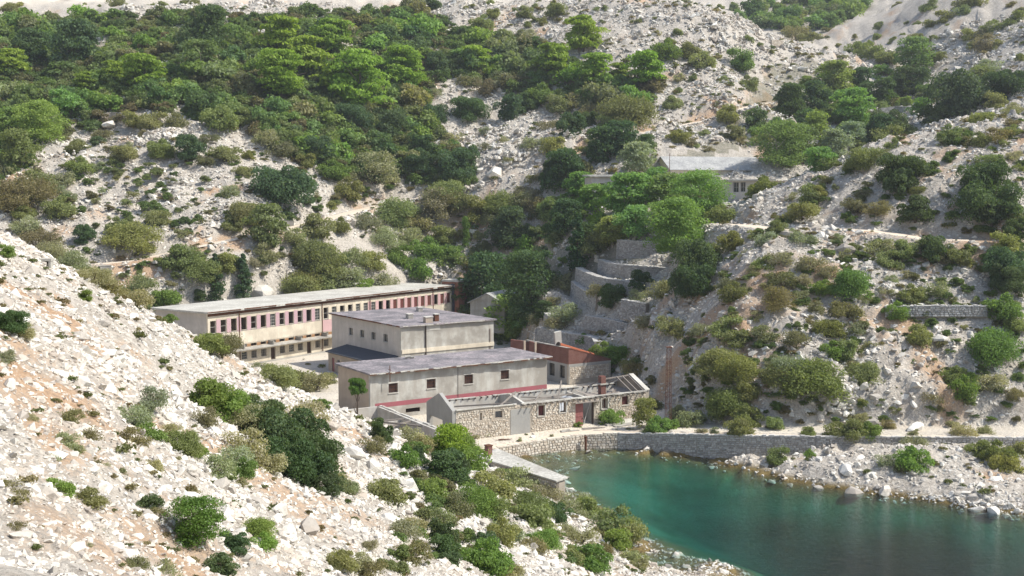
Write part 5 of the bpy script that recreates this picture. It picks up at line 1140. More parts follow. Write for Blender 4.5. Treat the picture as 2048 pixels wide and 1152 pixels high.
# photo positions: x, y of the centre and width, in crops (origin, 2.925x); kind letter after the width
CROPS = [((0, 0), """
55 50 90o,110 35 60o,270 100 30o,320 50 25o,490 35 40o,580 40 30o,540 85 50o,690 25 90o,770 45 40o,890 45 60o,950 30 50o,1035 35 35o,1120 25 90o,1430 55 40o,1290 80 30o,
600 780 90b,570 830 70d,450 865 120o,720 905 120o,640 865 50b,935 870 130o,1115 875 140d,1225 805 90b,1320 900 130o,1210 940 80b,1430 1000 100o,915 1000 60o,470 970 130o,590 970 60g,1460 910 60o,
240 1060 180o,350 1040 140g,60 1130 160b,150 1130 200b,370 1120 80g,590 1110 40g,780 1130 60g,680 1045 30o,1350 1120 100g,1660 1070 300d,1560 800 150g,1640 860 140b,1950 990 150y,1700 800 140o,1850 860 200d,1800 930 120o,380 800 70g,840 780 50b,750 850 60g,1010 1050 30g,820 1060 30g,
700 690 70b,780 690 110o,900 700 140o,1050 710 120b,1280 700 180o,1440 690 120o"""),
 ((680, 0), """
1080 75 90o,1265 60 90o,1140 40 35o,1020 55 30o,1135 115 40o,1185 120 45o,1100 140 40o,900 75 80o,830 140 100o,760 50 60o,870 20 60o,1250 15 30o,1165 10 30o,1480 10 30o,1500 60 40o,1550 55 40o,1645 75 35o,1710 95 25o,1765 115 35o,1845 120 40o,1740 10 40o,2010 15 40o,
1850 195 45g,1975 200 45o,1930 255 65o,2030 290 60o,1900 310 130y,1960 385 50o,1990 455 60g,1975 530 60o,1950 615 90o,
70 700 200d,270 720 240d,30 840 100d,530 660 200d,760 630 200d,580 400 140d,470 960 200d,700 960 250d,470 860 180d,1340 770 170d,1100 610 110d,1000 650 150d,200 960 300g,380 820 130o,640 820 150g,1130 830 150g,950 830 80g,
1680 650 260o,1480 640 130b,1380 590 120g,1280 600 140o,1180 560 150y,1380 690 90b,1570 850 130d,1640 830 130d,1500 870 120d,1760 850 120o,1980 800 100o,1260 1020 180d,1340 1040 100d,1150 1030 60b,1110 1130 120g,960 1055 30g,620 1140 200o,60 1110 150o,
740 480 120b,850 520 110b,980 480 120b,560 540 80g,850 770 70g,700 790 50g,1450 560 160y,1560 720 110o,1450 720 100d,1250 850 130o,1240 730 120b,990 930 60g,880 910 60g,1180 860 60o,1480 820 70g,940 470 150g,1700 740 60g,1850 760 50g,1240 300 100o,1100 220 100g,1040 210 90o,1180 460 120y,
1020 900 40g,820 880 120b"""),
 ((1348, 0), """
270 45 50o,350 45 60o,180 95 40o,260 120 40o,20 195 50o,435 235 50o,385 355 130y,100 300 110o,160 370 120o,260 330 40o,440 500 100o,290 470 60o,350 465 40o,110 460 50o,350 520 30g,30 450 60g,20 600 60b,260 610 40g,320 680 110o,350 780 100o,290 790 60b,175 780 60o,100 830 60b,30 800 80o,200 870 60b,110 620 30o,150 630 30g,500 260 30o,570 300 30o,390 820 60b,130 850 40g,
750 320 60b,1490 35 90o,1580 110 110o,1690 80 80o,1500 155 70o,1420 150 50o,1200 150 50o,1310 35 50o,1360 130 30g,1190 215 50o,1285 235 60o,1345 215 40o,1415 220 80o,1525 230 70o,1055 210 30o,965 270 40o,1130 265 30o,1060 300 110o,1140 320 120o,1230 330 150o,1730 205 90o,1870 165 110o,1810 200 100b,1830 265 120b,1900 270 70o,1960 180 60b,1740 270 50o,1990 110 110o,2030 70 60o,1700 20 120o,1750 25 100o,1970 20 60b,2030 330 60o,1840 390 120g,1780 430 120o,
720 190 130b,800 220 100o,870 230 60b,680 250 40b,740 270 50b,810 260 30b,900 170 60b,1550 330 80o,1480 300 50g,1620 150 50o,1570 170 40b,
1880 600 120o,1810 690 120o,1340 980 270d,1310 1090 180d,1130 920 200o,1290 870 90o,1620 800 110o,1720 830 70b,1790 830 90o,1880 790 150b,1970 770 90o,1850 930 150o,1980 900 100g,1650 980 80b,1820 1060 300d,1430 1110 80o,900 1050 70b,950 1090 50g,1140 1080 60g,1110 1130 80b,530 1100 165o,800 1140 120o,760 1060 50b,2000 630 80g,1250 810 170o,1350 770 120o,920 960 120o,
1690 570 330d,1950 500 240d,1540 690 170d,1240 750 220d,1970 650 80g,1990 720 90b,1700 780 60g,1930 850 70o,1570 840 60b,1760 960 60g,2010 990 80o,1080 860 90o"""),
 ((0, 380), """
150 30 270b,150 130 110o,350 115 130o,120 200 90g,740 70 50o,920 165 120o,775 260 250o,700 220 110o,500 270 110d,1060 250 70g,1110 95 50g,1335 30 70o,1430 120 200o,1370 200 100o,1860 230 180o,1720 260 130g,1820 350 230o,1830 430 170o,1080 350 120g,1070 410 180o,1180 450 200o,1300 430 130o,940 420 80o,820 540 180g,800 620 160g,960 630 160y,1000 540 50g,1170 620 60d,1490 420 80g,1780 540 190o,2010 400 60d,2010 490 70o,1990 210 100o,1940 90 60o,1850 30 40g,1560 370 120g,640 160 30g,560 60 50g,420 40 60g,
230 280 200b,330 340 190g,430 400 190g,550 490 190g,640 560 140b,150 210 120g,30 360 80y,50 760 200d,20 980 100g,490 620 80y,1060 730 180g,1180 790 180g,1230 880 160o,1300 900 200b,1000 720 150g,1400 940 90b,160 830 90g,1620 1070 200o,1740 1100 180o,1850 1120 160g,1560 1030 120g,1900 1100 100o"""),
 ((1348, 380), """
750 110 160o,640 160 60g,690 40 60g,850 20 80o,1060 80 120b,1190 100 130b,1410 130 170d,1840 60 300d,1860 170 150d,1960 100 100y,2000 170 90o,1220 190 120g,1410 230 130g,1070 210 70g,600 230 100o,760 280 140g,950 290 80g,560 280 150g,330 310 120o,210 350 160o,1190 310 140g,1340 370 130o,1250 410 110o,1530 370 170d,1650 380 150o,1850 250 130g,1930 310 150o,1990 260 150d,1950 440 230d,1950 520 200d,800 430 150g,620 400 120g,520 420 110o,140 520 240d,330 530 150b,350 610 120o,640 510 150b,610 640 190b,870 570 110y,1030 560 210y,900 480 100g,740 600 80g,1280 520 80g,1120 630 80g,1250 590 80g,1400 610 120o,1540 590 110g,1860 700 50b,1300 710 120y,840 690 100b,1020 700 180b,900 800 140o,1080 800 120g,700 850 160b,540 830 140b,310 790 180o,160 820 110g,380 860 130o,30 840 70o,920 930 150y,1020 930 120o,1220 830 60g,1170 910 110g,1420 860 150o,1930 690 180y,1990 790 120o,1880 920 260y,250 1000 240o,370 1030 220o,210 1030 160g,680 1020 220g,780 1080 330o,640 1060 200o,1110 1080 200o,1050 1060 120b,1650 1080 150o,1830 1100 170g,1740 1110 80y,1320 1120 80b,700 250 60g,1000 380 70g,480 250 80o,430 370 80g,1150 370 60b,470 480 80g,1440 310 60g,1600 400 90b,1690 430 70o,530 560 60g,740 530 100g,480 740 70g,790 760 60b,1130 970 90b,1230 950 50b,1350 500 60g,1500 660 50g,1760 640 40g,1630 640 50b,1700 800 40g,580 1000 90g,90 860 60b,1560 900 60b"""),
 ((1348, 758), """
1690 50 170y,430 60 130o,330 110 220o,430 230 140o,580 260 100o,40 200 100g,140 240 60g,270 180 110o,380 295 120o,950 305 110o,1060 300 150o,1150 305 110y,790 310 80o,1080 220 80g,1260 260 80b,1690 295 130g,1820 290 80g,1990 80 110b,1510 100 120b,1410 380 120g,1400 480 170y,1350 500 130b,1240 480 110g,610 455 110o,800 440 60y,1570 385 60g,1790 410 150o,1890 440 180o,1930 490 140o,2010 410 120o,1880 632 24y,160 300 60g,240 300 50g,1620 260 60g,1400 310 50g,1100 140 60o,1290 170 60b"""),
 ((0, 758), """
890 120 170g,790 215 140g,880 300 160y,990 280 100g,1060 370 190o,1160 420 100y,790 355 130b,415 210 110b,510 320 110b,150 225 90g,60 310 70g,390 370 120g,440 410 80g,210 435 70g,690 550 70b,350 640 130y,500 690 180o,560 710 100b,60 640 170b,870 740 150d,920 810 110b,100 870 100b,800 1090 110b,950 1100 170g,480 1000 60g,570 900 90g,1230 110 170y,1200 220 150b,1330 170 170y,1430 230 200g,1520 250 230d,1640 330 260d,1740 400 260d,1820 480 230d,1700 500 220d,1800 560 180d,1450 400 180g,1380 450 150g,1560 490 140g,1780 230 180g,1440 540 90y,1910 650 140d,1970 600 110g,1260 540 150g,1500 870 200y,1530 960 170y,2000 1060 120o,900 510 90g,1050 530 60g,1290 1100 170d,1360 950 170d,1020 470 60g,1400 600 60g,620 520 50g,300 480 40g,1080 900 60g"""),
 ((680, 758), """
40 640 100g,270 670 120o,240 320 150d,200 380 120b,180 200 70d,330 300 80g,430 340 140g,480 400 130g,530 400 140y,700 370 200y,770 440 150y,600 530 170d,660 560 120d,450 470 60d,380 470 110y,740 520 150y,850 560 180g,900 640 150o,1060 590 180g,550 660 110y,700 690 180g,780 710 220y,880 760 180o,690 760 130b,1120 740 200o,1100 820 150o,1190 670 120g,1270 830 100d,1310 900 90g,1200 940 190y,1130 990 100b,990 880 180g,940 920 120o,860 980 100d,380 880 130g,450 840 90g,590 840 120g,600 940 110d,610 1020 120d,640 1090 80d,420 1035 130b,170 960 80g,100 1060 170g,170 1110 130b,860 1080 160y,960 1130 150g,1400 730 130g,1360 780 110g,1450 790 110o,1520 810 100g,1620 880 150o,1680 930 130o,1600 950 110y,1400 940 130g,1460 1060 150y,1370 1040 110o,1540 1000 80b,770 925 36d,1700 1040 110g,1760 1100 70g,1560 860 110g,840 300 90g,790 325 60g,1590 225 100y,1550 245 60y,1870 270 110y,1820 280 80o,1950 265 70y,1980 200 100g,1395 265 45y,1700 295 40g,1620 305 30g,1050 350 30g,1690 160 80b,1240 330 24g,1430 330 24g"""),
 ((0, 0), ""),
]
EXTRA = [  # full-photo pixels: centre x, y, width, kind
 (1125,560,50,'g'),(1130,620,60,'g'),(1222,600,42,'d'),(1200,575,44,'g'),(1325,575,55,'g'),(1285,560,50,'d'),(1345,645,60,'g'),(1310,690,60,'g'),(1170,677,24,'y'),(1400,520,90,'d'),(1385,560,80,'d'),(1190,482,60,'o'),(1215,470,60,'o'),(1290,515,0,'o'),
 (1280,472,0,'o'),(1441,425,50,'o'),(1420,440,50,'g'),(1270,600,40,'g'),(1290,640,40,'g'),(1110,640,40,'g'),(1240,705,50,'y'),(1265,735,40,'o'),(1205,700,50,'y'),(1215,735,40,'y'),(1275,740,50,'b'),(1320,745,50,'d'),(1340,790,60,'b'),(1300,800,50,'b'),
 (1350,820,50,'g'),(1380,835,50,'g'),(640,520,80,'o'),(690,560,60,'g'),(740,520,50,'o'),(600,570,70,'o'),(770,470,70,'g'),(730,440,60,'g'),(840,440,60,'g'),(870,410,80,'g'),(900,405,70,'b'),(930,400,60,'o'),(790,420,80,'o'),(690,540,60,'g'),(760,560,60,'g'),(720,575,60,'y'),(850,500,60,'y'),(835,540,50,'y'),(880,470,50,'o'),
 (900,500,50,'y'),(1290,400,0,'o'),(705,510,50,'g'),(650,560,50,'o'),(820,470,50,'g'),(800,510,50,'y'),(960,420,60,'o'),(1000,410,70,'o'),(1040,395,60,'g'),(1070,410,50,'b'),(985,440,50,'g'),(1120,345,60,'d'),(1060,380,50,'b'),(1065,360,30,'b'),
 (1010,640,70,'k2'),(1030,660,60,'k2'),(990,655,70,'k2'),(1045,625,40,'k2'),(1010,595,40,'k2'),(1050,618,50,'k2'),
 (1090,612,0,'o'),(870,600,0,'o'),(1075,640,30,'g'),(1108,600,30,'g')]
TREES = [ # x, y(base), width, kind, label (singles it out), height factor
 (724,236,144,'p','largest bright stone pine, left of centre above the dark oaks'),(806,190,105,'p','wide stone pine immediately right of the largest pine'),(953,150,62,'p','smaller stone pine standing alone in the wood, upper middle'),(1104,170,88,'p','rounded stone pine left of the pair on the scree edge'),
 (1166,112,84,'p','highest stone pine at the foot of the white scree'),(1189,182,80,'p','open stone pine with a visible trunk, left of the twin pines'),(1241,165,42,'p','slender stone pine with bare lower trunk beside the rightmost pine'),(1292,182,84,'p','rightmost stone pine, leaning crown on the scree edge'),
 (561,120,92,'p','stone pine at the top of the central pine cluster'),(667,118,84,'p','pale crowned stone pine upper right in the central pine cluster'),(561,205,112,'p','flat-topped stone pine lowest in the central pine cluster'),(618,160,92,'p','stone pine filling the middle of the central pine cluster'),(672,200,80,'p','stone pine tucked left of the largest pine'),
 (285,185,82,'p','bushy stone pine in the left half of the wood'),(171,190,50,'p','small bright stone pine furthest left of the bushy one'),(226,180,62,'p','stone pine between the small bright one and the bushy one'),(28,160,66,'p','stone pine at the left edge of the photo in the wood'),(150,140,90,'D','dark low oak in the wood above the small pines at left'),(60,135,70,'D','dark oak near the left edge high in the wood'),
 (420,110,90,'D','dark broad tree high in the wood left of the pine cluster'),(400,160,70,'w','dull green tree below the dark broad tree in the wood'),
 (1396,440,108,'t','big bright green broadleaf tree in front of the flat-roofed house'),(1340,432,90,'t','bright green tree immediately left of the big one before the house'),(1255,440,100,'t','broad light green tree hiding the left end of the flat-roofed house'),(1190,430,66,'t','bright green tree leftmost of the grove by the flat-roofed house'),(1270,480,75,'t','lower bright green tree below the broad one in the grove'),
 (1225,490,62,'l','yellow green young tree at the lower left of the grove'),(1383,452,60,'t','low bright tree under the big one beside the thin posts'),(1330,455,46,'l','pale green young tree between the thin posts'),(1310,400,70,'t','bright tree behind the grove just below the gabled hall'),(1275,350,70,'s','grey green soft tree left of the gabled hall roof'),
 (1205,330,70,'D','dark tree at the top left of the grove by the track'),(1240,318,70,'D','dark tree close left of the gabled hall'),(1130,385,80,'D','dark tree beside the track left of the grove'),(1160,400,60,'t','green tree under the dark one beside the track'),(1292,312,40,'D','small dark tree on the track bank above the gabled hall'),
 (1562,345,112,'t','tall green tree with pale branches right of the gabled hall'),(1668,320,66,'s','silvery grey green tree in the valley, nearer one'),(1700,300,60,'s','silvery grey green tree in the valley, further one'),(1705,255,84,'t','wide fresh green tree in the middle of the valley'),(1630,280,60,'l','yellowish tree behind the silvery ones'),
 (1668,190,72,'l','bright yellow green tree at the top of the valley'),(1722,190,50,'D','dark tree close right of the yellow green one'),(1768,215,54,'D','round dark tree at the right side of the valley top'),(1806,195,56,'D','dark tree, taller of the pair at the valley head right'),(1840,190,50,'D','dark tree rightmost at the valley head'),(1830,145,74,'t','bright tree alone on the far slope above the valley'),
 (1614,180,30,'l','thin pale young tree at the left edge of the valley grove'),(1580,235,62,'D','dark tree left of the wide fresh green one'),(1628,228,60,'D','dark tree behind the wide fresh green one'),(1728,210,40,'D','darkish narrow tree between the valley head oaks'),(1640,350,60,'t','low green tree just behind the right hill crest'),(1840,245,52,'t','green tree on the right hill crest beside the dark oaks'),(1600,330,70,'w','dull green tree behind the tall one near the hall'),
 (1760,290,56,'D','dark tree on the far side of the right hill crest'),
 (1062,590,128,'D','largest dark tree, broad crown beside the terraces'),(975,540,100,'D','dark tree left of the largest one behind the barracks tower'),(935,598,90,'D','round dark green oak over the right end of the barracks roof'),(1020,500,80,'D','dark tree on the slope above the largest dark tree'),(1155,545,60,'c','dark conifer standing at the left end of the terraces'),(1130,470,66,'D','dark tree behind the terrace conifer'),
 (1100,450,50,'w','dull green tree on the slope above the dark grove'),
 (1175,500,50,'D','small dark tree behind the top of the terrace walls'),
 (932,500,17,'k','tall narrow cypress on the slope behind the barracks'),(1060,632,20,'k','narrow cypress in front of the gabled shed'),(1085,392,12,'k','tiny cypress on the slope above the dark grove'),(1086,640,36,'D','small round tree on a thin trunk below the terraces'),
 (1016,682,100,'l','leafy yellow green tree immediately behind the right end of the tall block'),(1048,662,56,'t','green tree right of the leafy one behind the tall block'),
 (431,600,50,'c','left one of two dark conifers behind the barracks roof'),(487,600,50,'c','right, taller one of two dark conifers behind the barracks roof'),(533,500,80,'w','grey green tree beside the track above the two conifers'),
 (1357,520,135,'t','large soft green tree overhanging the highest terrace wall'),(714,832,40,'u','small umbrella-shaped pine standing before the warehouse corner'),(393,1100,118,'u2','windblown green tree with bare forked trunk on the near hillside'),(902,935,84,'D2','dense bright green pine bush above the boat house'),
 (1290,855,54,'sm','small round green tree on a crooked trunk beside the concrete platform'),(1830,560,0,'D',''),
 (85,300,105,'l','large bright green tree at the left edge below the wood'),(30,290,80,'t','bright green tree at the far left edge below the wood'),(40,350,80,'w','dull green tree low at the left edge beside the scree'),(130,245,70,'t','bright green tree right of the large one at the lower wood edge')]
BIG = {'t': [crown_mesh(180 + k, 15000, .0135, 46, .98, .16, .5, .85, (.1, .19), .2) for k in range(2)], 'D': [crown_mesh(184 + k, 16000, .0135, 56, .95, .05, .5, .85, (.09, .17), .13) for k in range(2)],
       'p': [crown_mesh(188 + k, 11000, .017, 60, .82, .16, .5, .42, (.08, .16), .14, tier=True, up=.5) for k in range(2)]}
def jit(c, seed, a=.16):
    r = random.Random(seed); k = 1 + r.uniform(-a, a); return (c[0] * k * (1 + r.uniform(-.12, .12)), c[1] * k, c[2] * k * (1 + r.uniform(-.15, .15)), 1)
items = []
for (ox, oy), txt in CROPS:
    for tok in txt.replace('\n', '').split(','):
        tok = tok.strip()
        if not tok: continue
        a, b_, c_ = tok.split(); items.append((ox + int(a) / 2.9257, oy + int(b_) / 2.9257, int(c_[:-1]) / 2.9257, c_[-1]))
items += [e for e in EXTRA if e[2] > 0]
ANCH = [(60,30,'on the pale plateau above the wood, left'),(300,25,'on the pale plateau above the wood, middle'),(1060,40,'on the white scree above the pines'),(1300,40,'high on the central scree hill'),(1330,130,'on the scree right of the pines'),(1420,60,'near the top of the central scree hill'),(1480,130,'around the lone round tree on the central scree hill'),
 (1490,190,'on the lower right flank of the central scree hill'),(1400,270,'above the gabled hall roof'),(1230,230,'between the twin pines and the track'),(1080,240,'on the rubble gully in the middle slope'),(960,220,'right of the dark oaks in the middle slope'),(880,330,'on the bank above the track, centre'),(730,240,'under the largest pine'),(700,330,'on the slope beside the big dark oaks'),
 (620,130,'at the central pine cluster'),(560,280,'at the lower edge of the wood, centre'),(400,240,'along the lower edge of the wood, left'),(380,310,'on the white scree below the wood'),(230,300,'near the stone wall on the left scree'),(150,330,'on the left part of the white scree'),(60,390,'at the left edge above the near crest'),(270,460,'on the white scree above the track'),
 (480,430,'beside the track left of the conifers'),(620,450,'on the slope above the barracks roof'),(400,520,'on the bank behind the two conifers'),(270,590,'behind the left end of the barracks'),(130,490,'along the back of the near crest'),(640,540,'directly behind the barracks roof'),(800,440,'between the track and the barracks, centre'),(1000,410,'below the track above the dark grove'),(840,520,'behind the rear wing of the barracks'),
 (1020,640,'between the tall block and the terraces'),(1130,600,'at the left ends of the terrace walls'),(1260,590,'on the middle terraces'),(1340,680,'on the bank above the lattice mast'),(1240,730,'behind the quay ruin and brick workshop'),(1340,810,'at the foot of the lattice mast'),(1400,540,'right of the terrace bastion'),(1460,430,'beside the flat-roofed house'),(1540,380,'in front of the flat-roofed house end'),
 (1560,480,'on the ochre bank right of the terraces'),(1700,480,'along the footpath on the right hill'),(1620,590,'in the middle of the right bank'),(1480,650,'on the right bank above the road bend'),(1620,690,'at the centre of the lower right bank'),(1450,740,'just above the quay road, left'),(1600,760,'just above the quay road, centre'),(1740,760,'just above the quay road, right'),(1430,850,'along the inner edge of the quay road, left'),(1700,860,'along the inner edge of the quay road, right'),
 (1780,560,'above the low terrace wall at right'),(1820,680,'below the low terrace wall at right'),(1960,560,'at the right edge halfway up'),(1990,700,'at the right edge above the road'),(1950,830,'at the right edge beside the road'),(1810,340,'on the dark-rock shoulder of the right hill'),(1950,370,'at the right edge below the crest'),(1880,250,'on the crest of the right hill'),(1720,330,'on the left end of the right hill crest'),
 (1980,260,'on the crest at the right edge'),(1760,100,'on the far right scree'),(1880,40,'on the far right scree near the top'),(1960,90,'on the far right scree by the edge'),(1620,90,'in the gully between the two scree hills'),(1830,910,'on the spit below the quay wall'),(1980,910,'on the right end of the spit'),(1610,900,'on the shore stones below the quay wall'),
 (30,650,'at the left edge of the near hillside'),(60,830,'at the left of the near hillside, upper part'),(60,1000,'at the left of the near hillside, lower part'),(380,640,'on the crest in front of the barracks end'),(440,690,'on the crest beside the barracks end'),(600,740,'on the crest in front of the yard'),(300,800,'in the upper middle of the near hillside'),(340,880,'left of the long dark shrub bank'),(470,830,'at the top of the long dark shrub bank'),
 (560,890,'in the long dark shrub bank'),(630,960,'at the lower end of the long dark shrub bank'),(180,990,'left of the windblown tree'),(310,1010,'immediately left of the windblown tree'),(440,960,'above the windblown tree'),(520,1070,'right of the windblown tree'),(330,1130,'at the bottom edge left of centre'),(760,860,'on the crest below the warehouse corner'),(860,880,'left of the dense pine bush'),(900,930,'around the dense pine bush'),
 (960,960,'in front of the boat house, left'),(1050,960,'in front of the boat house, middle'),(940,1010,'in the large yellowish thicket below the boat house'),(1070,1020,'on the slope right of the yellowish thicket'),(1150,1020,'above the cove shore, left'),(1230,1050,'above the cove shore, right'),(1090,1090,'at the foot of the near slope, middle'),(1180,1120,'at the foot of the near slope, right'),(880,1090,'by the tall dark narrow shrub'),(790,1060,'left of the tall dark narrow shrub'),
 (720,1120,'at the bottom edge, centre'),(960,850,'against the stone wall of the quay ruin'),(1220,835,'at the right end of the quay ruin')]
bases = hit_many([(i[0], i[1] + i[2] * .33) for i in items])
d0 = lambda p: p[1]
placed = []
for it, p in zip(items, bases):
    px, py, w, kd = it
    if p[1] > 690 or p[2] < -.2: continue
    if min(seg_dist(np.array([p[0]]), np.array([p[1]]), t_)[0][0] for t_ in TRACKS) < 3.0 or (1300 < px < 1352 and 660 < py < 830): continue
    sc = depth_scale(p); W_ = max(w * sc, .35) * (1.9 if px > 740 and py > 900 and d0(p) < 100 and w < 60 else 1.8 if 400 < px < 700 and 770 < py < 1010 and kd in 'dyg' else (1.55 if d0(p) < 100 else 1.42) if w < 50 else 1.28); d = p[1]
    if in_poly(np.array([p[0]]), np.array([p[1]]), YARD)[0] and kd not in 'ygo': pass
    placed.append((px, py, w, kd, p, W_, d))
grp = {}
for q in placed:
    a = min(ANCH, key=lambda a: (a[0] - q[0]) ** 2 + (a[1] - q[1]) ** 2)[2]; kd = 'y' if q[3].startswith('k') else q[3]
    grp.setdefault((kd, a), []).append(q)
def szw(w): return 'small' if w < 22 else 'middling' if w < 48 else 'large'
SNAME = {'o': 'olive_shrub', 'd': 'dark_shrub', 'b': 'dry_shrub', 'g': 'sparse_shrub', 'y': 'leafy_shrub'}
cnt = 0
for (kd, an), L_ in grp.items():
    bysz = {}
    for q in L_: bysz.setdefault(szw(q[2]), []).append(q)
    for sw_, Q in bysz.items():
        Q.sort(key=lambda q: q[0])
        for i, (px, py, w, k0, p, W_, d) in enumerate(Q):
            cnt += 1; lod = 0 if w > 62 else 1 if w > 26 else 2
            form = {'o': 'o', 'b': 'g', 'g': 'g', 'd': 'd', 'y': 'o'}[kd]; ml = SH[form][lod]
            o = link(SNAME[kd], ml[cnt % len(ml)], None, (p[0], p[1], p[2] - .08 * W_), random.uniform(0, 6.28)); hr = random.uniform(.85, 1.15) * (1.0 if kd != 'd' else 1.05)
            o.scale = (W_, W_ * random.uniform(.85, 1.1), W_ * hr); o.color = jit(TINT['y' if k0.startswith('k') else kd], cnt)
            lab = '%s %s shrub %s' % (sw_, COLN[kd], an) + ('' if len(Q) == 1 else ', ' + ordinal(i, len(Q)))
            tag(o, lab, 'shrub', COLN[kd] + ' shrubs on the stony slopes')
for i, (px, py, w, kd, lab) in enumerate(TREES):
    if not w: continue
    p = hit_many([(px, py)])[0]
    if kd == 'D' and px in (1062, 975, 935) : p = PY(px, py, {1062: 186, 975: 215, 935: 216}[px]); p[2] = float(height(p[0], p[1])[0])
    if kd == 'u': p = PY(px, py, 116); p[2] = float(height(p[0], p[1])[0])
    if kd in ('k',) and px == 1060: p = PY(px, py, 190); p[2] = float(height(p[0], p[1])[0])
    sc = depth_scale(p); W_ = w * sc
    base_kind = {'u2': 't', 'D2': 'D', 'sm': 't', 'w': 't', 's': 't', 'l': 't'}.get(kd, kd)
    cr, tk, nm = TR[base_kind]
    if w > 100 and base_kind in 'tDp': cr = BIG[base_kind]
    k = i % len(cr); hz = 1.0
    if kd == 'c': hz = .85 if px < 1000 else .9
    if kd in ('t', 'l', 's'): hz = .82
    if kd == 'sm': hz = .95
    if kd == 'u': hz = 2.55
    if kd == 'u2': hz = .82
    if kd == 'D2': hz = .95
    root = thing({'p': 'pine_tree', 't': 'broadleaf_tree', 'D': 'oak_tree', 'c': 'conifer_tree', 'k': 'cypress_tree', 'u': 'umbrella_pine'}[base_kind], lab, 'tree', (p[0], p[1], p[2] - .03 * W_), 0, {'p': 'stone pines in and beside the wood', 't': 'broadleaf trees of the valley and grove', 'D': 'dark oaks', 'c': 'dark conifers', 'k': 'narrow cypresses', 'u': 'small windblown pines'}[base_kind])
    W_ *= 1.16; root.scale = (W_, W_, W_ * hz); root.rotation_euler.z = random.uniform(0, 6.28)
    link('trunk', tk[k % len(tk)], root); c_ = link('crown', cr[k], root); c_.color = jit(TINT[{'u2': 'u', 'D2': 'p', 'sm': 'o'}.get(kd, kd)], 900 + i, .12)
# the wood on the slope: individual low trees, largest first, then the rest as one mass
def fill_poly(poly_px, n, seed):
    r = np.random.RandomState(seed); xs_, ys_ = zip(*poly_px); out = []
    P_ = np.stack([r.uniform(max(-60, min(xs_)), min(2100, max(xs_)), n * 3), r.uniform(max(-10, min(ys_)), max(ys_), n * 3)], 1)
    m_ = in_poly(P_[:, 0], P_[:, 1], list(poly_px)); return P_[m_][:n]
q = fill_poly(WOOD_PIX, 1700, 5); hp = hit_many([tuple(a) for a in q]); q2 = fill_poly(GULLY_PIX, 46, 6); hp2 = hit_many([tuple(a) for a in q2])
VAL_PIX = [(1500,240),(1560,215),(1600,215),(1650,160),(1760,150),(1850,190),(1860,215),(1800,250),(1720,290),(1660,340),(1560,330),(1510,300)]
q3 = fill_poly(VAL_PIX, 60, 8); hp3 = hit_many([tuple(a) for a in q3])
GRV_PIX = [(880,470),(960,430),(1090,420),(1160,345),(1270,365),(1420,385),(1440,440),(1300,455),(1200,480),(1160,520),(1130,560),(1080,590),(960,590),(900,560)]
q4 = fill_poly(GRV_PIX, 70, 9); hp4 = hit_many([tuple(a) for a in q4])
wt = [((a[0], a[1]), p, 'the wooded slope') for a, p in zip(q, hp)]; small = []
wr = random.Random(44); ntree = 0
forms = [SH['o'][2], SH['d'][2], SH['g'][2]]
wc = {'w': (.2, .285, .09), 'b': (.24, .25, .12), 'y': (.23, .34, .075), 'd': (.13, .2, .07), 'g': (.25, .3, .14)}
wl = {'w': 'mid green low tree in the closed wood on the upper left slope', 'b': 'brownish green low tree in the closed wood on the upper left slope', 'y': 'fresh green low tree in the closed wood on the upper left slope', 'd': 'dark green low tree in the closed wood on the upper left slope', 'g': 'greyish green low tree in the closed wood on the upper left slope'}
WA = [(60,110,'in the wood at the far left top'),(60,210,'in the wood at the left edge'),(180,90,'in the wood top left'),(200,200,'in the lower left wood'),(320,70,'along the left top edge of the wood'),(340,150,'in the left middle of the wood'),(350,220,'low in the left wood'),
 (460,90,'high in the wood left of the pine cluster'),(470,200,'in the wood left below the pine cluster'),(600,60,'in the wood above the pine cluster'),(600,250,'in the wood below the pine cluster'),(720,80,'in the wood above the largest pine'),(700,300,'among the oaks below the largest pine'),(850,60,'in the wood at the top centre'),(860,130,'in the wood right of the wide pine'),
 (880,320,'among the low oaks by the track'),(980,110,'around the standing alone pine'),(1080,170,'in the wood by the rounded pine'),(1220,200,'in the wood below the twin pines'),(800,240,'in the wood beside the largest pine')]
WN = {}
def woodtree(a, p, n, labs, group, wmin, wmax, name='low_tree'):
    big = fbm(np.array([a[0] / 90.]), np.array([a[1] / 50.]), 3, 5)[0]
    kd = wr.choices('wbydg', [5, 1.6 + (1.5 if a[1] > 180 else 0), 2.5 if big > .5 else .8, 1.5, 2.2])[0]; W_ = wr.uniform(wmin, wmax) * depth_scale(p)
    f_ = SH['d'][2] if kd == 'd' else SH['g'][2] if kd == 'g' and wr.random() < .5 else SH['o'][2]
    o = link(name, f_[n % len(f_)], None, (p[0], p[1], p[2] - .1 * W_), wr.uniform(0, 6.28)); o.scale = (W_, W_, W_ * wr.uniform(.8, 1.2)); o.color = jit(wc[kd], n + 4000, .18)
    wpx = W_ / depth_scale(p)
    an = min(WA, key=lambda q: (q[0] - a[0]) ** 2 + (q[1] - a[1]) ** 2)[2] if isinstance(labs, dict) else labs
    WN.setdefault((('big ' if wpx > 62 else 'small ' if wpx < 48 else '') + WCN[kd] + ' tree', an), []).append((a[0], o)); tag(o, None, 'tree', group); return o
WCN = {'w': 'mid green', 'b': 'brownish', 'y': 'fresh green', 'd': 'dark', 'g': 'greyish green'}
for n, (a, p, _) in enumerate(wt):
    if n < 290: woodtree(a, p, n, wl, 'low trees of the wood on the slope', 42, 82)
    else: small.append((a, p))
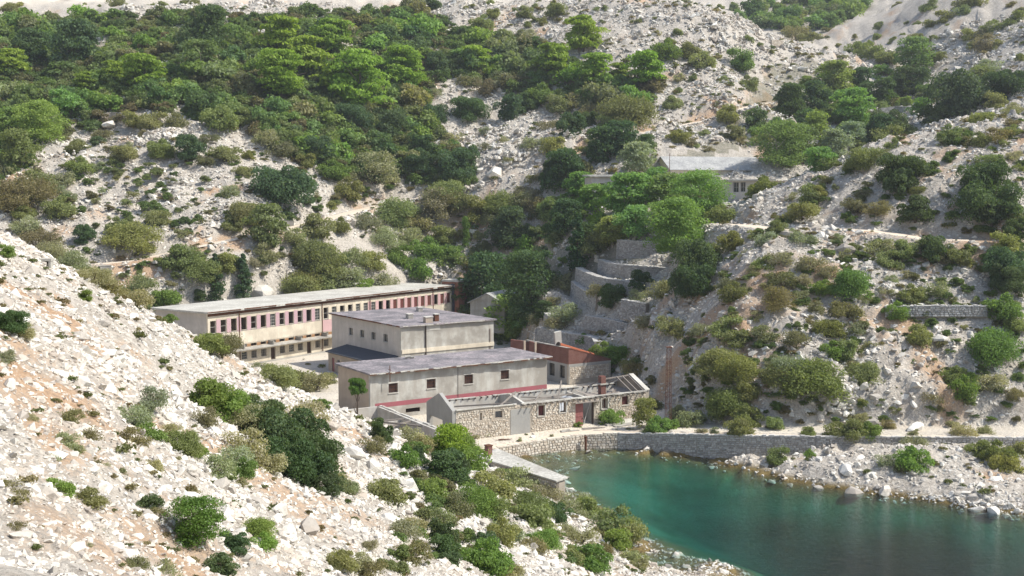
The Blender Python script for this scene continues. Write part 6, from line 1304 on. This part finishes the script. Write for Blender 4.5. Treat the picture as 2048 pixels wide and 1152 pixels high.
# the rest of the wood, the thickets of gully and valley: undergrowth as one mass
BC = bpy.data.collections.new('bush_shapes')
for k, (ml, kd) in enumerate([(SH['o'][2][0], 'w'), (SH['o'][2][1], 'y'), (SH['g'][2][0], 'b'), (SH['d'][2][1], 'd'), (SH['o'][2][2], 'g'), (SH['o'][2][3], 'w')]):
    ml = ml.copy(); ml.materials[0] = M['leaf_under']; BC.objects.link(bpy.data.objects.new('bush_shape', ml))
for lab, pts, nm in (('undergrowth filling the wood on the upper left slope', [p for a, p in small], 'undergrowth'),):
    P_ = np.array(pts); W2 = np.array([wr.uniform(30, 55) * depth_scale(p) for p in pts]); P_[:, 2] -= W2 * .1
    scatter_object(nm, BC, P_, np.stack([0 * W2, 0 * W2, rs.uniform(0, 6.28, len(W2))], 1), np.stack([W2, W2, W2 * rs.uniform(.7, 1.1, len(W2))], 1), lab)
for n, (a, p) in enumerate(zip(q2, hp2)): woodtree(a, p, n + 700, 'in the gully thicket between the scree hills', 'gully thicket trees', 34, 58, 'thicket_tree')
for n, (a, p) in enumerate(zip(q3, hp3)): woodtree(a, p, n + 800, 'in the valley grove at upper right', 'valley grove undertrees', 32, 56, 'valley_tree')
for n, (a, p) in enumerate(zip(q4, hp4)):
    if clear_of_buildings(np.array([p[0]]), np.array([p[1]]), 1.5)[0] and p[2] > 3.5: woodtree(a, p, n + 900, 'in the grove left of the flat-roofed house', 'grove undertrees', 32, 56, 'grove_tree')
for (nm, an), L_ in WN.items():
    L_.sort(key=lambda q: q[0])
    for i, (_, o) in enumerate(L_): o['label'] = nm + ' ' + an + ('' if len(L_) == 1 else ', ' + ordinal(i, len(L_)))
RB_PIX = [(1300,860),(1230,740),(1330,690),(1300,610),(1380,500),(1500,470),(1640,360),(1760,330),(1900,280),(2048,230),(2048,860)]
MS_PIX = [(150,330),(500,300),(640,340),(960,390),(1100,380),(1080,440),(900,460),(860,540),(560,580),(330,560),(250,600),(130,500),(330,500),(600,440),(330,480),(100,440)]
FG_PIX = [(760,860),(900,880),(1110,1000),(1290,1100),(1300,1152),(760,1152),(820,1010)]
CR_PIX = [(430,640),(520,720),(640,790),(760,850),(740,870),(600,800),(500,740),(400,680),(240,590),(60,470),(60,440),(250,570)]
pp_ = []; ww_ = []
for poly, n, a, b_ in ((RB_PIX, 620, 12, 34), (MS_PIX, 330, 10, 30), (FG_PIX, 120, 14, 60), (CR_PIX, 60, 20, 50)):
    for p in hit_many([tuple(q) for q in fill_poly(poly, n, n)]):
        if p[1] < 400 and clear_of_buildings(np.array([p[0]]), np.array([p[1]]), 1.0)[0] and not in_poly(np.array([p[0]]), np.array([p[1]]), YARD)[0] and p[2] > .9 and abs(p[0] / p[1] - .1414) > .013 and seg_dist(np.array([p[0]]), np.array([p[1]]), ROAD)[0][0] > 3 and min(seg_dist(np.array([p[0]]), np.array([p[1]]), t_)[0][0] for t_ in TRACKS) > 3:
            pp_.append(p); ww_.append(wr.uniform(a, b_) * depth_scale(p))
P_ = np.array(pp_); W2 = np.array(ww_); P_[:, 2] -= W2 * .1
scatter_object('low_scrub', BC, P_, np.stack([0 * W2, 0 * W2, rs.uniform(0, 6.28, len(W2))], 1), np.stack([W2, W2, W2 * rs.uniform(.6, 1.0, len(W2))], 1), 'low mixed scrub between the larger shrubs')
# low herbs and dry grass tufts among the stones
TC = bpy.data.collections.new('tuft_shapes')
for k, c_ in enumerate([(.2, .2, .09), (.13, .16, .06), (.17, .13, .07), (.26, .22, .12), (.10, .14, .04)]):
    L_ = Leaves(700 + k)
    for j in range(4): L_.lobe((random.uniform(-.25, .25), random.uniform(-.25, .25), .12), (.28, .28, .2), 60, .06, .3)
    tm_ = L_.mesh('tuft'); tm_.materials[0] = M['leaf_herb']; TC.objects.link(bpy.data.objects.new('tuft_shape', tm_))
NT = 17000; x, y, r = wedge(NT, 14, 330, pw=.2); z = height(x, y); so_, _ = soilmask(x, y); cl_ = fbm(x / 6, y / 6, 3, 0)
sy = in_yard(x, y); tk_ = np.full(NT, 99.)
for pts in TRACKS: tk_ = np.minimum(tk_, seg_dist(x, y, pts)[0])
keep = (rs.rand(NT) < np.clip((cl_ - .3) * 1.6 + so_ * .3, 0, 1) * np.where(sy > 0, .2, 1)) & (z > .6) & clear_of_buildings(x, y) & (tk_ > 1.2) & (z < 86) & ~((seg_dist(x, y, QUAY)[0] < 2.0))
P = np.stack([x, y, z], 1)[keep]; s_ = ((.15 + .0045 * r) * np.exp(rs.normal(0, .4, NT)))[keep]
scatter_object('low_herbs', TC, P, np.stack([0 * s_, 0 * s_, rs.uniform(0, 6.28, len(s_))], 1), np.stack([s_, s_, s_ * .9], 1), 'low herbs and dry grass tufts between the stones')
print('shrubs', cnt, 'tufts', len(P))

# thin summer haze
hz_ = bpy.data.materials.new('haze'); hz_.use_nodes = True; nt = hz_.node_tree; nt.nodes.clear(); o_ = N(nt, 'ShaderNodeOutputMaterial'); pv = N(nt, 'ShaderNodeVolumePrincipled')
pv.inputs['Color'].default_value = (.9, .94, 1, 1); pv.inputs['Density'].default_value = .0002; pv.inputs['Anisotropy'].default_value = .3; nt.links.new(pv.outputs[0], o_.inputs['Volume'])
tag(MB().box(-1600, 1600, -1600, 1600, -16, 275).build('haze', hz_), 'thin summer haze', kind='stuff')
